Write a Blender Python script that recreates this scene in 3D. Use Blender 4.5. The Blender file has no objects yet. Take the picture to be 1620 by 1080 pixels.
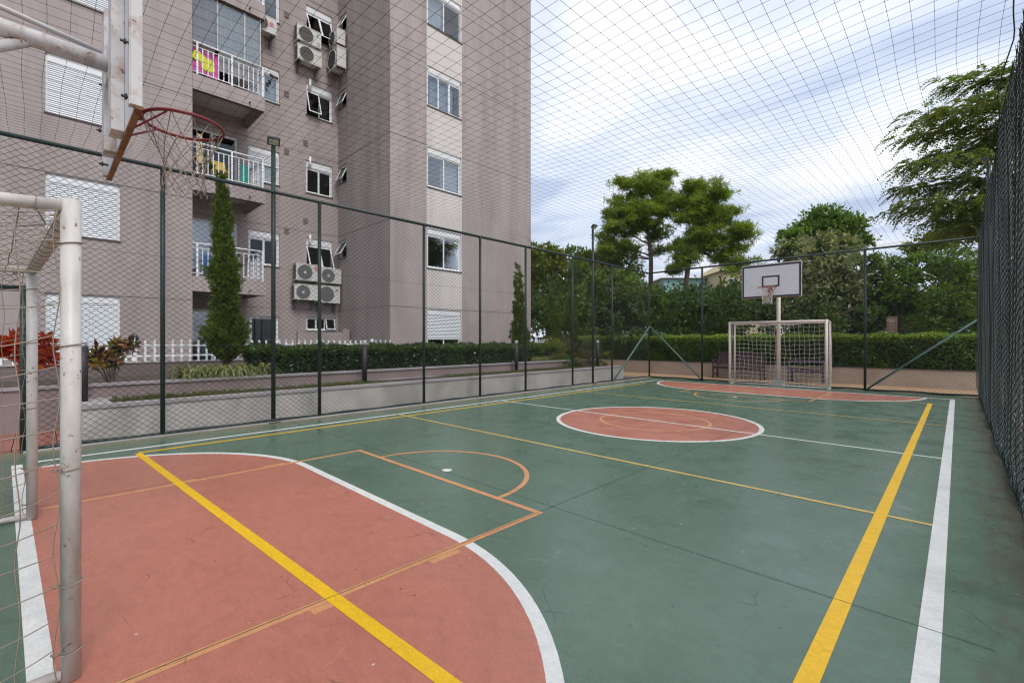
import bpy, math, random
import numpy as np
from mathutils import Vector, Matrix
random.seed(7)
rng = np.random.default_rng(11)
PI = math.pi
scene = bpy.context.scene
COL = scene.collection

# ------------------------------------------------------------------ camera
FPX = 725.0                      # focal length in pixels of a 1620 px wide frame
YAW = math.atan((1516 - 810) / FPX)
CAMH = 1.40
cam_data = bpy.data.cameras.new('camera')
cam_data.sensor_width = 36.0
cam_data.lens = FPX / 1620 * 36.0
cam_data.shift_y = -2.0 / 1620
cam_data.clip_start = 0.05
cam_data.clip_end = 2000
cam = bpy.data.objects.new('camera', cam_data)
cam.location = (0, 0, CAMH)
cam.rotation_euler = (PI / 2, 0, YAW)
COL.objects.link(cam)
scene.camera = cam

# ------------------------------------------------------------------ sky and sun
SUN_EL, SUN_AZ = math.radians(52), math.radians(98)      # azimuth measured from +Y towards +X
world = bpy.data.worlds.new('World')
scene.world = world
world.use_nodes = True
wn, wl = world.node_tree.nodes, world.node_tree.links
wn.clear()
w_out = wn.new('ShaderNodeOutputWorld')
w_bg = wn.new('ShaderNodeBackground')
w_bg.inputs['Strength'].default_value = 0.10
w_sky = wn.new('ShaderNodeTexSky')
w_sky.sky_type = 'NISHITA'
w_sky.sun_disc = False
w_sky.sun_elevation = SUN_EL
w_sky.sun_rotation = SUN_AZ
w_sky.air_density = 1.0
w_sky.dust_density = 1.2
w_tc = wn.new('ShaderNodeTexCoord')
w_sep = wn.new('ShaderNodeSeparateXYZ')
wl.new(w_tc.outputs['Generated'], w_sep.inputs[0])
def wmath(op, a, b=None):
    n = wn.new('ShaderNodeMath'); n.operation = op
    for i, v in enumerate((a, b)):
        if v is None: continue
        if isinstance(v, (int, float)): n.inputs[i].default_value = v
        else: wl.new(v, n.inputs[i])
    return n.outputs[0]
# cloud layer: the view direction projected on a flat cloud deck
zc = wmath('MAXIMUM', w_sep.outputs['Z'], 0.0)
zc = wmath('ADD', zc, 0.10)
cu = wmath('DIVIDE', w_sep.outputs['X'], zc)
cv = wmath('DIVIDE', w_sep.outputs['Y'], zc)
w_cmb = wn.new('ShaderNodeCombineXYZ')
wl.new(cu, w_cmb.inputs[0]); wl.new(cv, w_cmb.inputs[1])
w_map = wn.new('ShaderNodeMapping')
w_map.inputs['Rotation'].default_value = (0, 0, math.radians(38))
w_map.inputs['Scale'].default_value = (0.75, 1.2, 1.0)
w_map.inputs['Location'].default_value = (3.1, 0.4, 0.0)
wl.new(w_cmb.outputs[0], w_map.inputs[0])
w_n1 = wn.new('ShaderNodeTexNoise')
w_n1.inputs['Scale'].default_value = 1.25
w_n1.inputs['Detail'].default_value = 7.0
w_n1.inputs['Roughness'].default_value = 0.52
w_n1.inputs['Distortion'].default_value = 0.25
wl.new(w_map.outputs[0], w_n1.inputs['Vector'])
w_r1 = wn.new('ShaderNodeValToRGB')
w_r1.color_ramp.interpolation = 'EASE'
e = w_r1.color_ramp.elements
e[0].position = 0.36; e[0].color = (4.4, 5.1, 6.7, 1)
e[1].position = 0.66; e[1].color = (9.0, 9.1, 9.3, 1)
m_ = e.new(0.49); m_.color = (6.3, 6.9, 8.2, 1)
wl.new(w_n1.outputs['Fac'], w_r1.inputs[0])
w_mix = wn.new('ShaderNodeMix'); w_mix.data_type = 'RGBA'
w_mix.inputs['Factor'].default_value = 0.90
wl.new(w_sky.outputs[0], w_mix.inputs['A'])
wl.new(w_r1.outputs[0], w_mix.inputs['B'])
wl.new(w_mix.outputs['Result'], w_bg.inputs['Color'])
wl.new(w_bg.outputs[0], w_out.inputs[0])

sun_data = bpy.data.lights.new('sun', 'SUN')
sun_data.energy = 1.5
sun_data.angle = math.radians(22)
sun_data.color = (1.0, 0.96, 0.90)
sun = bpy.data.objects.new('sun', sun_data)
sdir = Vector((math.sin(SUN_AZ) * math.cos(SUN_EL), math.cos(SUN_AZ) * math.cos(SUN_EL), math.sin(SUN_EL)))
sun.rotation_euler = sdir.to_track_quat('Z', 'Y').to_euler()
sun.location = sdir * 60
COL.objects.link(sun)

scene.view_settings.view_transform = 'Standard'
scene.view_settings.look = 'None'
scene.view_settings.exposure = 0.48
scene.view_settings.gamma = 1.0
scene.render.engine = 'CYCLES'
scene.cycles.use_denoising = True
scene.cycles.max_bounces = 6
scene.cycles.diffuse_bounces = 3
scene.cycles.glossy_bounces = 3
scene.cycles.transparent_max_bounces = 8
scene.cycles.transmission_bounces = 4
scene.cycles.filter_width = 1.2

# ------------------------------------------------------------------ helpers
def at(px, py, t):
    """World point seen at photo pixel (px, py), t metres in front of the camera."""
    u = (px - 810) / FPX
    s, c = math.sin(YAW), math.cos(YAW)
    return Vector((t * (-s + u * c), t * (c + u * s), CAMH - (py - 538) / FPX * t))

class MB:
    """Collects shapes for ONE mesh object."""
    def __init__(self): self.v = []; self.f = []; self.sm = False
    def quad(self, a, b, c, d):
        n = len(self.v); self.v += [tuple(a), tuple(b), tuple(c), tuple(d)]; self.f.append((n, n+1, n+2, n+3)); return self
    def box(self, x0, x1, y0, y1, z0, z1):
        n = len(self.v)
        self.v += [(x0,y0,z0),(x1,y0,z0),(x1,y1,z0),(x0,y1,z0),(x0,y0,z1),(x1,y0,z1),(x1,y1,z1),(x0,y1,z1)]
        for q in ((0,3,2,1),(4,5,6,7),(0,1,5,4),(1,2,6,5),(2,3,7,6),(3,0,4,7)): self.f.append(tuple(n+i for i in q))
        return self
    def hexa(self, p):
        n = len(self.v); self.v += [tuple(q) for q in p]
        for q in ((0,3,2,1),(4,5,6,7),(0,1,5,4),(1,2,6,5),(2,3,7,6),(3,0,4,7)): self.f.append(tuple(n+i for i in q))
        return self
    def tube(self, pts, r, n=6, cap=True):
        pts = [Vector(p) for p in pts]
        rs = r if isinstance(r, (list, tuple)) else [r] * len(pts)
        base = len(self.v); prev = None
        for i, p in enumerate(pts):
            d = (pts[min(i+1, len(pts)-1)] - pts[max(i-1, 0)])
            if d.length < 1e-9: d = Vector((0, 0, 1))
            d.normalize()
            if prev is None:
                a = Vector((0, 0, 1)) if abs(d.z) < 0.9 else Vector((1, 0, 0))
            else: a = prev
            s = a - d * a.dot(d)
            if s.length < 1e-6: s = d.orthogonal()
            s.normalize(); prev = s; b = d.cross(s)
            for k in range(n):
                an = 2 * PI * k / n
                self.v.append(tuple(p + (s * math.cos(an) + b * math.sin(an)) * rs[i]))
        for i in range(len(pts) - 1):
            for k in range(n):
                k2 = (k + 1) % n
                self.f.append((base + i*n + k, base + i*n + k2, base + (i+1)*n + k2, base + (i+1)*n + k))
        if cap and n > 2:
            self.f.append(tuple(base + k for k in reversed(range(n))))
            self.f.append(tuple(base + (len(pts)-1)*n + k for k in range(n)))
        return self
    def disc(self, c, nrm, r, n=20, r0=None):
        c = Vector(c); nrm = Vector(nrm).normalized(); s = nrm.orthogonal().normalized(); b = nrm.cross(s)
        base = len(self.v)
        for k in range(n):
            an = 2*PI*k/n; self.v.append(tuple(c + (s*math.cos(an) + b*math.sin(an))*r))
        if r0 is None: self.f.append(tuple(range(base, base+n)))
        else:
            for k in range(n):
                an = 2*PI*k/n; self.v.append(tuple(c + (s*math.cos(an) + b*math.sin(an))*r0))
            for k in range(n):
                k2 = (k+1) % n; self.f.append((base+k, base+k2, base+n+k2, base+n+k))
        return self
    def torus(self, c, nrm, R, r, n=40, m=8):
        c = Vector(c); nrm = Vector(nrm).normalized(); s = nrm.orthogonal().normalized(); b = nrm.cross(s)
        pts = [c + (s*math.cos(2*PI*k/n) + b*math.sin(2*PI*k/n))*R for k in range(n+1)]
        base = len(self.v)
        for k in range(n):
            rad = (s*math.cos(2*PI*k/n) + b*math.sin(2*PI*k/n))
            for j in range(m):
                an = 2*PI*j/m; self.v.append(tuple(c + rad*(R + r*math.cos(an)) + nrm*r*math.sin(an)))
        for k in range(n):
            for j in range(m):
                self.f.append((base+k*m+j, base+((k+1)%n)*m+j, base+((k+1)%n)*m+(j+1)%m, base+k*m+(j+1)%m))
        return self
    def sphere(self, c, r, n=10, m=6, sz=1.0):
        base = len(self.v); c = Vector(c)
        for i in range(m+1):
            th = PI*i/m
            for k in range(n):
                ph = 2*PI*k/n; self.v.append((c.x + r*math.sin(th)*math.cos(ph), c.y + r*math.sin(th)*math.sin(ph), c.z + r*sz*math.cos(th)))
        for i in range(m):
            for k in range(n):
                k2 = (k+1) % n; self.f.append((base+i*n+k, base+(i+1)*n+k, base+(i+1)*n+k2, base+i*n+k2))
        return self
    def poly(self, pts, z0, z1=None):
        n = len(self.v); m = len(pts)
        if z1 is None:
            self.v += [(x, y, z0) for x, y in pts]; self.f.append(tuple(range(n, n+m)))
        else:
            self.v += [(x, y, z0) for x, y in pts] + [(x, y, z1) for x, y in pts]
            self.f.append(tuple(reversed(range(n, n+m)))); self.f.append(tuple(range(n+m, n+2*m)))
            for i in range(m): j = (i+1) % m; self.f.append((n+i, n+j, n+m+j, n+m+i))
        return self
    def build(self, name, mat, parent=None, smooth=False):
        me = bpy.data.meshes.new(name)
        me.from_pydata(self.v, [], self.f)
        if smooth:
            me.polygons.foreach_set('use_smooth', [True]*len(me.polygons))
        me.materials.append(mat)
        return link(name, me, parent)

def link(name, me, parent=None):
    o = bpy.data.objects.new(name, me); COL.objects.link(o)
    if parent is not None: attach(o, parent)
    return o
def attach(o, parent):
    o.parent = parent
    if parent.parent is None and parent.type == 'EMPTY':
        o.matrix_parent_inverse = (Matrix.Translation(parent.location) @ Matrix.Rotation(parent.rotation_euler.z, 4, 'Z')).inverted()

def arr_mesh(name, V, Q, mat, parent=None, smooth=False, mats=None, mi=None):
    """Fast mesh from numpy arrays: V (n,3), Q (m,k) with k equal for all faces."""
    V = np.asarray(V, dtype=np.float32); Q = np.asarray(Q, dtype=np.int32)
    me = bpy.data.meshes.new(name)
    k = Q.shape[1]
    me.vertices.add(len(V)); me.vertices.foreach_set('co', V.ravel())
    me.loops.add(Q.size); me.loops.foreach_set('vertex_index', Q.ravel())
    me.polygons.add(len(Q)); me.polygons.foreach_set('loop_start', np.arange(0, Q.size, k, dtype=np.int32))
    if smooth: me.polygons.foreach_set('use_smooth', np.ones(len(Q), dtype=bool))
    for m in (mats or [mat]): me.materials.append(m)
    if mi is not None: me.polygons.foreach_set('material_index', np.asarray(mi, dtype=np.int32))
    me.update(calc_edges=True)
    return link(name, me, parent)

def prisms(A, B, r, C=None):
    """Three-sided wires from points A to B (n,3); returns V, Q."""
    A = np.asarray(A, float); B = np.asarray(B, float)
    d = B - A; L = np.linalg.norm(d, axis=1, keepdims=True); d = d / np.maximum(L, 1e-9)
    ref = np.where(np.abs(d[:, 2:3]) < 0.9, np.array([[0, 0, 1.0]]), np.array([[1.0, 0, 0]]))
    s = np.cross(d, ref); s /= np.linalg.norm(s, axis=1, keepdims=True); b = np.cross(d, s)
    n = len(A); V = np.zeros((n, 6, 3))
    for k in range(3):
        o = (s*math.cos(2*PI*k/3) + b*math.sin(2*PI*k/3))*r
        V[:, k] = A + o; V[:, 3+k] = B + o
    base = (np.arange(n)*6)[:, None]
    Q = np.concatenate([base + np.array([[0, 1, 4, 3]]), base + np.array([[1, 2, 5, 4]]), base + np.array([[2, 0, 3, 5]])])
    return V.reshape(-1, 3), Q

class Wires:
    def __init__(self): self.A = []; self.B = []
    def line(self, pts):
        p = np.asarray([tuple(q) for q in pts], float); self.A.append(p[:-1]); self.B.append(p[1:]); return self
    def build(self, name, r, mat, parent=None):
        V, Q = prisms(np.concatenate(self.A), np.concatenate(self.B), r)
        return arr_mesh(name, V, Q, mat, parent)

LABELS = {}
def tag(o, label, cat, group=None, kind=None):
    o['label'] = label; o['category'] = cat
    if group: o['group'] = group
    if kind: o['kind'] = kind
    return o
def thing(name, loc, label, cat, group=None, rotz=0.0):
    o = bpy.data.objects.new(name, None); COL.objects.link(o)
    o.empty_display_size = 0.2
    o.location = loc; o.rotation_euler = (0, 0, rotz)
    return tag(o, label, cat, group)
def struct(o): o['kind'] = 'structure'; return o

# ------------------------------------------------------------------ materials
def newmat(name):
    m = bpy.data.materials.new(name); m.use_nodes = True
    nt = m.node_tree; nt.nodes.clear()
    out = nt.nodes.new('ShaderNodeOutputMaterial')
    return m, nt.nodes, nt.links, out
def noise(N, L, scale, detail=3, rough=.5, vec=None, stretch=None, dist=0):
    tc = None
    n = N.new('ShaderNodeTexNoise'); n.inputs['Scale'].default_value = scale
    n.inputs['Detail'].default_value = detail; n.inputs['Roughness'].default_value = rough; n.inputs['Distortion'].default_value = dist
    tc = N.new('ShaderNodeTexCoord')
    if stretch:
        mp = N.new('ShaderNodeMapping'); mp.inputs['Scale'].default_value = stretch[:3]
        if len(stretch) > 3: mp.inputs['Rotation'].default_value = (0, 0, stretch[3])
        L.new(tc.outputs['Object'], mp.inputs[0]); L.new(mp.outputs[0], n.inputs['Vector'])
    else: L.new(tc.outputs['Object'], n.inputs['Vector'])
    return n.outputs['Fac']
def ramp(N, L, fac, stops):
    r = N.new('ShaderNodeValToRGB'); el = r.color_ramp.elements
    while len(el) < len(stops): el.new(0.5)
    for i, (p, c) in enumerate(stops):
        el[i].position = p; el[i].color = (c, c, c, 1) if isinstance(c, (int, float)) else (*c, 1)
    L.new(fac, r.inputs[0]); return r.outputs[0]
def mixc(N, L, fac, a, b, mode='MIX'):
    m = N.new('ShaderNodeMix'); m.data_type = 'RGBA'; m.blend_type = mode
    for key, v in (('Factor', fac), ('A', a), ('B', b)):
        if isinstance(v, (int, float)): m.inputs[key].default_value = v
        elif isinstance(v, tuple): m.inputs[key].default_value = (*v, 1)
        else: L.new(v, m.inputs[key])
    return m.outputs['Result']
def principled(N, L, out, col, rough=.6, spec=.5, metal=0.0, bump=None, bstr=.2, bdist=.01):
    p = N.new('ShaderNodeBsdfPrincipled')
    if isinstance(col, tuple): p.inputs['Base Color'].default_value = (*col, 1)
    else: L.new(col, p.inputs['Base Color'])
    if isinstance(rough, (int, float)): p.inputs['Roughness'].default_value = rough
    else: L.new(rough, p.inputs['Roughness'])
    p.inputs['Specular IOR Level'].default_value = spec; p.inputs['Metallic'].default_value = metal
    if bump is not None:
        b = N.new('ShaderNodeBump'); b.inputs['Strength'].default_value = bstr; b.inputs['Distance'].default_value = bdist
        L.new(bump, b.inputs['Height']); L.new(b.outputs[0], p.inputs['Normal'])
    L.new(p.outputs[0], out.inputs[0]); return p
def simple(name, col, rough=.6, var=.12, scale=3.0, metal=0.0, spec=.5, dirt=None, dscale=1.5, dlo=.5, dhi=.75, stretch=None, bstr=.15, chips=None):
    m, N, L, out = newmat(name)
    f = noise(N, L, scale, 4, .6)
    c = ramp(N, L, f, [(.3, tuple(x*(1-var) for x in col)), (.7, tuple(min(1, x*(1+var)) for x in col))])
    if dirt:
        g = noise(N, L, dscale, 5, .65, stretch=stretch)
        c = mixc(N, L, ramp(N, L, g, [(dlo, 0.0), (dhi, 0.85)]), c, dirt)
    if chips:
        k = mixc(N, L, 1.0, ramp(N, L, noise(N, L, 42, 4, .6), [(.60, 0.0), (.64, 1.0)]), ramp(N, L, noise(N, L, 5, 3), [(.48, 0.0), (.60, 1.0)]), 'MULTIPLY')
        c = mixc(N, L, k, c, chips)
    h = noise(N, L, 60, 3)
    principled(N, L, out, c, rough, spec, metal, bump=h, bstr=bstr, bdist=.003)
    return m
def leafmat(name, cols, trans=.45, rough=.45, spec=.4):
    m, N, L, out = newmat(name)
    g = N.new('ShaderNodeNewGeometry')
    stops = [(i/(len(cols)-1) if len(cols) > 1 else 0, c) for i, c in enumerate(cols)]
    c0 = ramp(N, L, g.outputs['Random Per Island'], stops)
    nz = noise(N, L, .9, 2)
    c = mixc(N, L, 1.0, c0, ramp(N, L, nz, [(.3, .72), (.7, 1.2)]), 'MULTIPLY')
    p = N.new('ShaderNodeBsdfPrincipled'); L.new(c, p.inputs['Base Color']); p.inputs['Roughness'].default_value = rough
    p.inputs['Specular IOR Level'].default_value = spec
    t = N.new('ShaderNodeBsdfTranslucent'); L.new(mixc(N, L, 1.0, c, (1.25, 1.3, .55), 'MULTIPLY'), t.inputs[0])
    x = N.new('ShaderNodeMixShader'); x.inputs[0].default_value = trans
    L.new(p.outputs[0], x.inputs[1]); L.new(t.outputs[0], x.inputs[2]); L.new(x.outputs[0], out.inputs[0])
    return m
def paintmat(name, col, lo=.55, hi=.8, under=None, wearscale=9, rough=.42, patch=.14, edge=False, marks=1.0):
    """Worn floor paint: broad tone patches, dried puddle edges, shoe scuffs, hairline scratches, specks."""
    m, N, L, out = newmat(name)
    tc = N.new('ShaderNodeTexCoord')
    def mul(a, b): return mixc(N, L, 1.0, a, b, 'MULTIPLY')
    def hair(scale, width, rot, loc, thr, squash=1.0):
        """Thin curved scratches: cell edges of a warped 2D Voronoi, kept only in patches."""
        mp = N.new('ShaderNodeMapping'); mp.inputs['Rotation'].default_value = (0, 0, rot); mp.inputs['Location'].default_value = loc; mp.inputs['Scale'].default_value = (1, squash, 1)
        L.new(tc.outputs['Object'], mp.inputs[0])
        wn_ = N.new('ShaderNodeTexNoise'); wn_.inputs['Scale'].default_value = 2.2; wn_.inputs['Detail'].default_value = 2; L.new(mp.outputs[0], wn_.inputs['Vector'])
        va = N.new('ShaderNodeVectorMath'); va.operation = 'MULTIPLY_ADD'; va.inputs[1].default_value = (.5, .5, 0)
        L.new(wn_.outputs['Color'], va.inputs[0]); L.new(mp.outputs[0], va.inputs[2])
        v = N.new('ShaderNodeTexVoronoi'); v.voronoi_dimensions = '2D'; v.feature = 'DISTANCE_TO_EDGE'; v.inputs['Scale'].default_value = scale
        L.new(va.outputs[0], v.inputs['Vector'])
        n_ = N.new('ShaderNodeTexNoise'); n_.inputs['Scale'].default_value = scale*.9; n_.inputs['Detail'].default_value = 3; L.new(mp.outputs[0], n_.inputs['Vector'])
        return mul(ramp(N, L, v.outputs['Distance'], [(width*.4, 1.0), (width, 0.0)]), ramp(N, L, n_.outputs['Fac'], [(thr, 0.0), (thr + .06, 1.0)]))
    c = ramp(N, L, noise(N, L, .55, 4, .55, dist=.5), [(.3, tuple(x*(1-patch*.6) for x in col)), (.72, tuple(min(1, x*(1+patch*.6)) for x in col))])
    c = mul(c, ramp(N, L, noise(N, L, 9, 6, .72, stretch=(1, 2.0, 1, .5)), [(.3, .88), (.7, 1.10)]))
    c = mul(c, ramp(N, L, noise(N, L, 55, 4, .75, stretch=(1, 1.6, 1, .3)), [(.3, .86), (.7, 1.12)]))
    c = mixc(N, L, ramp(N, L, noise(N, L, 1.9, 7, .72, dist=.7), [(.52, 0.0), (.72, .42*marks)]), c, tuple(x*.60 + .004 for x in col))
    # dried puddle edges
    pd = ramp(N, L, noise(N, L, .8, 5, .6, dist=.9), [(.535, 0.0), (.55, .28*marks), (.565, .06), (.62, 0.0)])
    c = mixc(N, L, pd, c, tuple(x*.62 for x in col))
    # shoe scuffs and scratches
    sc = ramp(N, L, noise(N, L, 11, 6, .78, stretch=(1, 5, 1, .9), dist=1.2), [(.62, 0.0), (.76, .55*marks)])
    c = mixc(N, L, sc, c, tuple(x*.50 for x in col))
    sc2 = ramp(N, L, noise(N, L, 9, 6, .78, stretch=(6, 1, 1, -.4), dist=1.5), [(.63, 0.0), (.78, .45*marks)])
    c = mixc(N, L, sc2, c, tuple(min(1, x*1.3+.04) for x in col))
    c = mixc(N, L, mul(hair(2.6, .012, .4, (1.1, 3.7, 0), .57), (.7*marks,)*3), c, tuple(x*.35 for x in col))
    c = mixc(N, L, mul(hair(4.2, .016, 1.3, (5.1, .7, 0), .60, 1.8), (.55*marks,)*3), c, tuple(x*.45 for x in col))
    c = mixc(N, L, mul(hair(3.1, .011, 2.2, (8.1, 2.7, 0), .60), (.6*marks,)*3), c, tuple(min(1, x*1.4+.10) for x in col))
    # grit and paint chips
    v = N.new('ShaderNodeTexVoronoi'); v.voronoi_dimensions = '2D'; v.inputs['Scale'].default_value = 2.3; L.new(tc.outputs['Object'], v.inputs['Vector'])
    c = mixc(N, L, mul(ramp(N, L, v.outputs['Distance'], [(.012, .85), (.020, 0.0)]), ramp(N, L, noise(N, L, 1.1, 2), [(.50, 0.0), (.56, 1.0)])), c, tuple(x*.22 for x in col))
    v2 = N.new('ShaderNodeTexVoronoi'); v2.voronoi_dimensions = '2D'; v2.inputs['Scale'].default_value = 1.6
    mp = N.new('ShaderNodeMapping'); mp.inputs['Location'].default_value = (4.3, 1.7, 0); mp.inputs['Scale'].default_value = (1.6, 1, 1)
    L.new(tc.outputs['Object'], mp.inputs[0]); L.new(mp.outputs[0], v2.inputs['Vector'])
    c = mixc(N, L, mul(ramp(N, L, v2.outputs['Distance'], [(.008, .85), (.014, 0.0)]), ramp(N, L, noise(N, L, .8, 2), [(.50, 0.0), (.58, 1.0)])), c, (.62, .62, .58))
    if under:
        w = ramp(N, L, noise(N, L, wearscale, 7, .75), [(lo, 0.0), (hi, 1.0)])
        c = mixc(N, L, w, c, under)
    if edge:                                   # soil washed in along the side fences
        sp = N.new('ShaderNodeSeparateXYZ'); L.new(tc.outputs['Object'], sp.inputs[0])
        def edgemask(k, b_, nz):
            a = N.new('ShaderNodeMath'); a.operation = 'MULTIPLY_ADD'; a.inputs[1].default_value = k; a.inputs[2].default_value = b_; L.new(sp.outputs['X'], a.inputs[0])
            q = N.new('ShaderNodeMath'); q.operation = 'ADD'; L.new(a.outputs[0], q.inputs[0]); L.new(nz, q.inputs[1]); return q.outputs[0]
        c = mixc(N, L, ramp(N, L, edgemask(.9, -.02, noise(N, L, 3.0, 7, .75, stretch=(2.5, .7, 1))), [(.52, 0.0), (.80, .88)]), c, (.085, .072, .050))
        c = mixc(N, L, ramp(N, L, edgemask(-.9, -6.9, noise(N, L, 2.0, 6, .7)), [(.60, 0.0), (1.05, .8)]), c, (.19, .175, .10))
    rr = ramp(N, L, noise(N, L, 2.3, 5, .6), [(.3, rough-.08), (.7, rough+.12)])
    principled(N, L, out, c, rr, .5, bump=noise(N, L, 45, 5, .7), bstr=.14, bdist=.003)
    return m
M = {}
M['green'] = paintmat('court_green', (.095, .157, .108), edge=True, patch=.16, rough=.27)
M['red'] = paintmat('court_red', (.45, .165, .112), patch=.13, rough=.32, marks=.7)
M['white_line'] = paintmat('line_white', (.70, .70, .66), under=(.40, .40, .36), lo=.54, hi=.9, patch=.05, marks=.4)
M['yellow_line'] = paintmat('line_yellow', (.80, .47, .008), under=(.46, .33, .10), lo=.58, hi=.95, patch=.06, marks=.35)
M['orange_line'] = paintmat('line_orange', (.60, .285, .125), under=(.40, .2, .12), lo=.55, hi=.85, patch=.08)
M['pale_yellow_line'] = paintmat('line_pale_yellow', (.62, .43, .12), under=(.30, .28, .14), lo=.50, hi=.85, patch=.08)
M['joint'] = simple('joint_sealant', (.055, .07, .058), .8)
M['concrete'] = simple('concrete', (.50, .47, .43), .85, dirt=(.17, .16, .12), dlo=.42, dhi=.82, dscale=1.3, stretch=(1, 1, .5))
M['concrete_lip'] = simple('concrete_lip', (.42, .38, .38), .8, dirt=(.16, .14, .13), dlo=.45, dhi=.8)
M['mauve_low'] = simple('mauve_low_wall', (.315, .24, .225), .85, dirt=(.15, .12, .11), dlo=.45, dhi=.85)
M['mauve_dark'] = simple('mauve_dark_wall', (.185, .145, .14), .85, dirt=(.10, .08, .075), dlo=.45, dhi=.85)
M['beige_wall'] = simple('beige_wall', (.48, .385, .30), .85, dirt=(.24, .18, .14), dlo=.5, dhi=.85)
M['wall'] = simple('facade_mauve', (.388, .328, .312), .8, var=.07, scale=1.2, dirt=(.23, .19, .175), dscale=1.3, dlo=.43, dhi=.9, stretch=(1.5, 1.5, .15), bstr=.10)
M['wall_light'] = simple('facade_pale', (.62, .575, .54), .8, var=.04, scale=1.2, dirt=(.42, .38, .36), dscale=.8, dlo=.5, dhi=.9, stretch=(1.5, 1.5, .15), bstr=.10)
M['wall_dark'] = simple('facade_brown', (.13, .10, .095), .8, var=.05)
M['groove'] = simple('groove', (.21, .17, .16), .9)
M['soffit'] = simple('soffit', (.50, .48, .46), .9, var=.05)
M['white_metal'] = simple('white_metal', (.78, .79, .80), .4, var=.04)
M['shutter'] = simple('shutter_white', (.74, .77, .80), .45, var=.03)
M['sill'] = simple('sill_granite', (.10, .085, .08), .5)
M['ac_white'] = simple('ac_casing', (.62, .61, .57), .5, var=.05, dirt=(.38, .35, .30), dlo=.55, dhi=.9)
M['ac_grille'] = simple('ac_grille', (.085, .07, .06), .6)
M['ac_grey'] = simple('ac_grille_grey', (.16, .16, .165), .6)
M['ac_side'] = simple('ac_coil', (.13, .125, .12), .7)
M['black'] = simple('black_plastic', (.02, .02, .022), .45)
M['badge_red'] = simple('badge_red', (.42, .05, .08), .4)
M['badge_pink'] = simple('badge_pink', (.62, .30, .32), .4)
M['badge_teal'] = simple('badge_teal', (.08, .38, .40), .4)
M['badge_navy'] = simple('badge_navy', (.05, .06, .16), .4)
M['goal_paint'] = simple('goal_white_paint', (.60, .57, .53), .42, var=.08, dirt=(.24, .20, .16), dscale=7, dlo=.44, dhi=.80, stretch=(1, 1, .30), chips=(.17, .10, .065))
M['goal_far'] = simple('goal_far_paint', (.66, .58, .53), .45, var=.06, dirt=(.35, .27, .22), dscale=5, dlo=.55, dhi=.85)
M['board_white'] = simple('board_white', (.68, .68, .71), .45, var=.04, dirt=(.42, .40, .40), dscale=3, dlo=.55, dhi=.9)
M['board_black'] = simple('board_black', (.025, .025, .03), .5)
M['rust'] = simple('rust', (.30, .155, .075), .85, var=.4, scale=14, dirt=(.10, .04, .02), dscale=9, dlo=.45, dhi=.7)
M['rusty_white'] = simple('rusty_white', (.62, .60, .60), .5, var=.05, dirt=(.27, .13, .06), dscale=5, dlo=.50, dhi=.72, chips=(.20, .10, .05))
M['rim_red'] = simple('rim_red', (.20, .018, .022), .45, var=.15, dirt=(.12, .04, .03), dscale=12)
M['rim_far'] = simple('rim_rust_red', (.30, .11, .075), .6, var=.2)
M['rope'] = simple('rope', (.33, .27, .21), .85, var=.15, scale=20)
M['rope_white'] = simple('rope_white', (.66, .63, .56), .85, var=.1)
M['post_green'] = simple('post_green', (.016, .034, .030), .45, var=.2, scale=8, dirt=(.05, .06, .055), dscale=7, dlo=.5, dhi=.8)
M['brace_green'] = simple('brace_green', (.07, .15, .135), .5, var=.2, scale=8, dirt=(.25, .28, .27), dscale=9, dlo=.55, dhi=.8)
M['wire'] = simple('fence_wire', (.022, .022, .022), .6)
M['wire_green'] = simple('fence_wire_green', (.020, .034, .034), .5, var=.25)
M['net_dark'] = simple('net_twine', (.018, .018, .02), .8)
M['soil'] = simple('soil', (.07, .055, .04), .95, var=.4, scale=12)
M['grass'] = leafmat('grass', [(.07, .12, .02), (.13, .16, .03), (.20, .18, .06)], .3)
M['tan_path'] = simple('tan_path', (.43, .27, .15), .9, var=.2, scale=10, dirt=(.28, .18, .11), dscale=4, dlo=.45, dhi=.75)
M['red_paver'] = simple('red_paver', (.33, .135, .10), .85, var=.25, scale=4)
M['ground'] = simple('ground', (.10, .095, .06), .95, var=.4, scale=.8)
M['bench_wood'] = simple('bench_wood', (.085, .045, .055), .6, var=.25, scale=6)
M['bench_purple'] = simple('bench_purple', (.095, .06, .12), .5, var=.2, scale=6)
M['bark'] = simple('bark', (.13, .095, .07), .9, var=.35, scale=7, bstr=.6)
M['bark_pine'] = simple('bark_pine', (.17, .115, .085), .9, var=.35, scale=7, bstr=.6)
M['bark_pale'] = simple('bark_pale', (.24, .20, .15), .9, var=.25, scale=7)
M['teal'] = simple('teal_cloth', (.03, .30, .26), .8)
M['blue'] = simple('blue_cloth', (.03, .12, .30), .8)
M['yellow'] = simple('yellow_plastic', (.55, .38, .04), .6)
M['cream'] = simple('cream_cloth', (.55, .46, .28), .8)
M['pink'] = simple('pink_cloth', (.55, .10, .33), .85, var=.08)
M['lime'] = simple('lime_print', (.66, .66, .02), .85, var=.08)
M['green_cloth'] = simple('green_cloth', (.02, .14, .05), .8)
M['curtain'] = simple('curtain', (.40, .40, .42), .9, var=.1)
M['curtain_dark'] = simple('curtain_dark', (.10, .10, .11), .9)
M['lamp_lens'] = simple('lamp_lens', (.42, .47, .33), .3)
M['lamp_cap'] = simple('lamp_cap', (.70, .72, .72), .3)
M['bollard'] = simple('bollard_dark', (.035, .028, .035), .5)
m, N, L, out = newmat('window_glass')
gl = N.new('ShaderNodeBsdfGlossy'); gl.inputs['Roughness'].default_value = .02; gl.inputs['Color'].default_value = (.9, .93, .95, 1)
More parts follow.
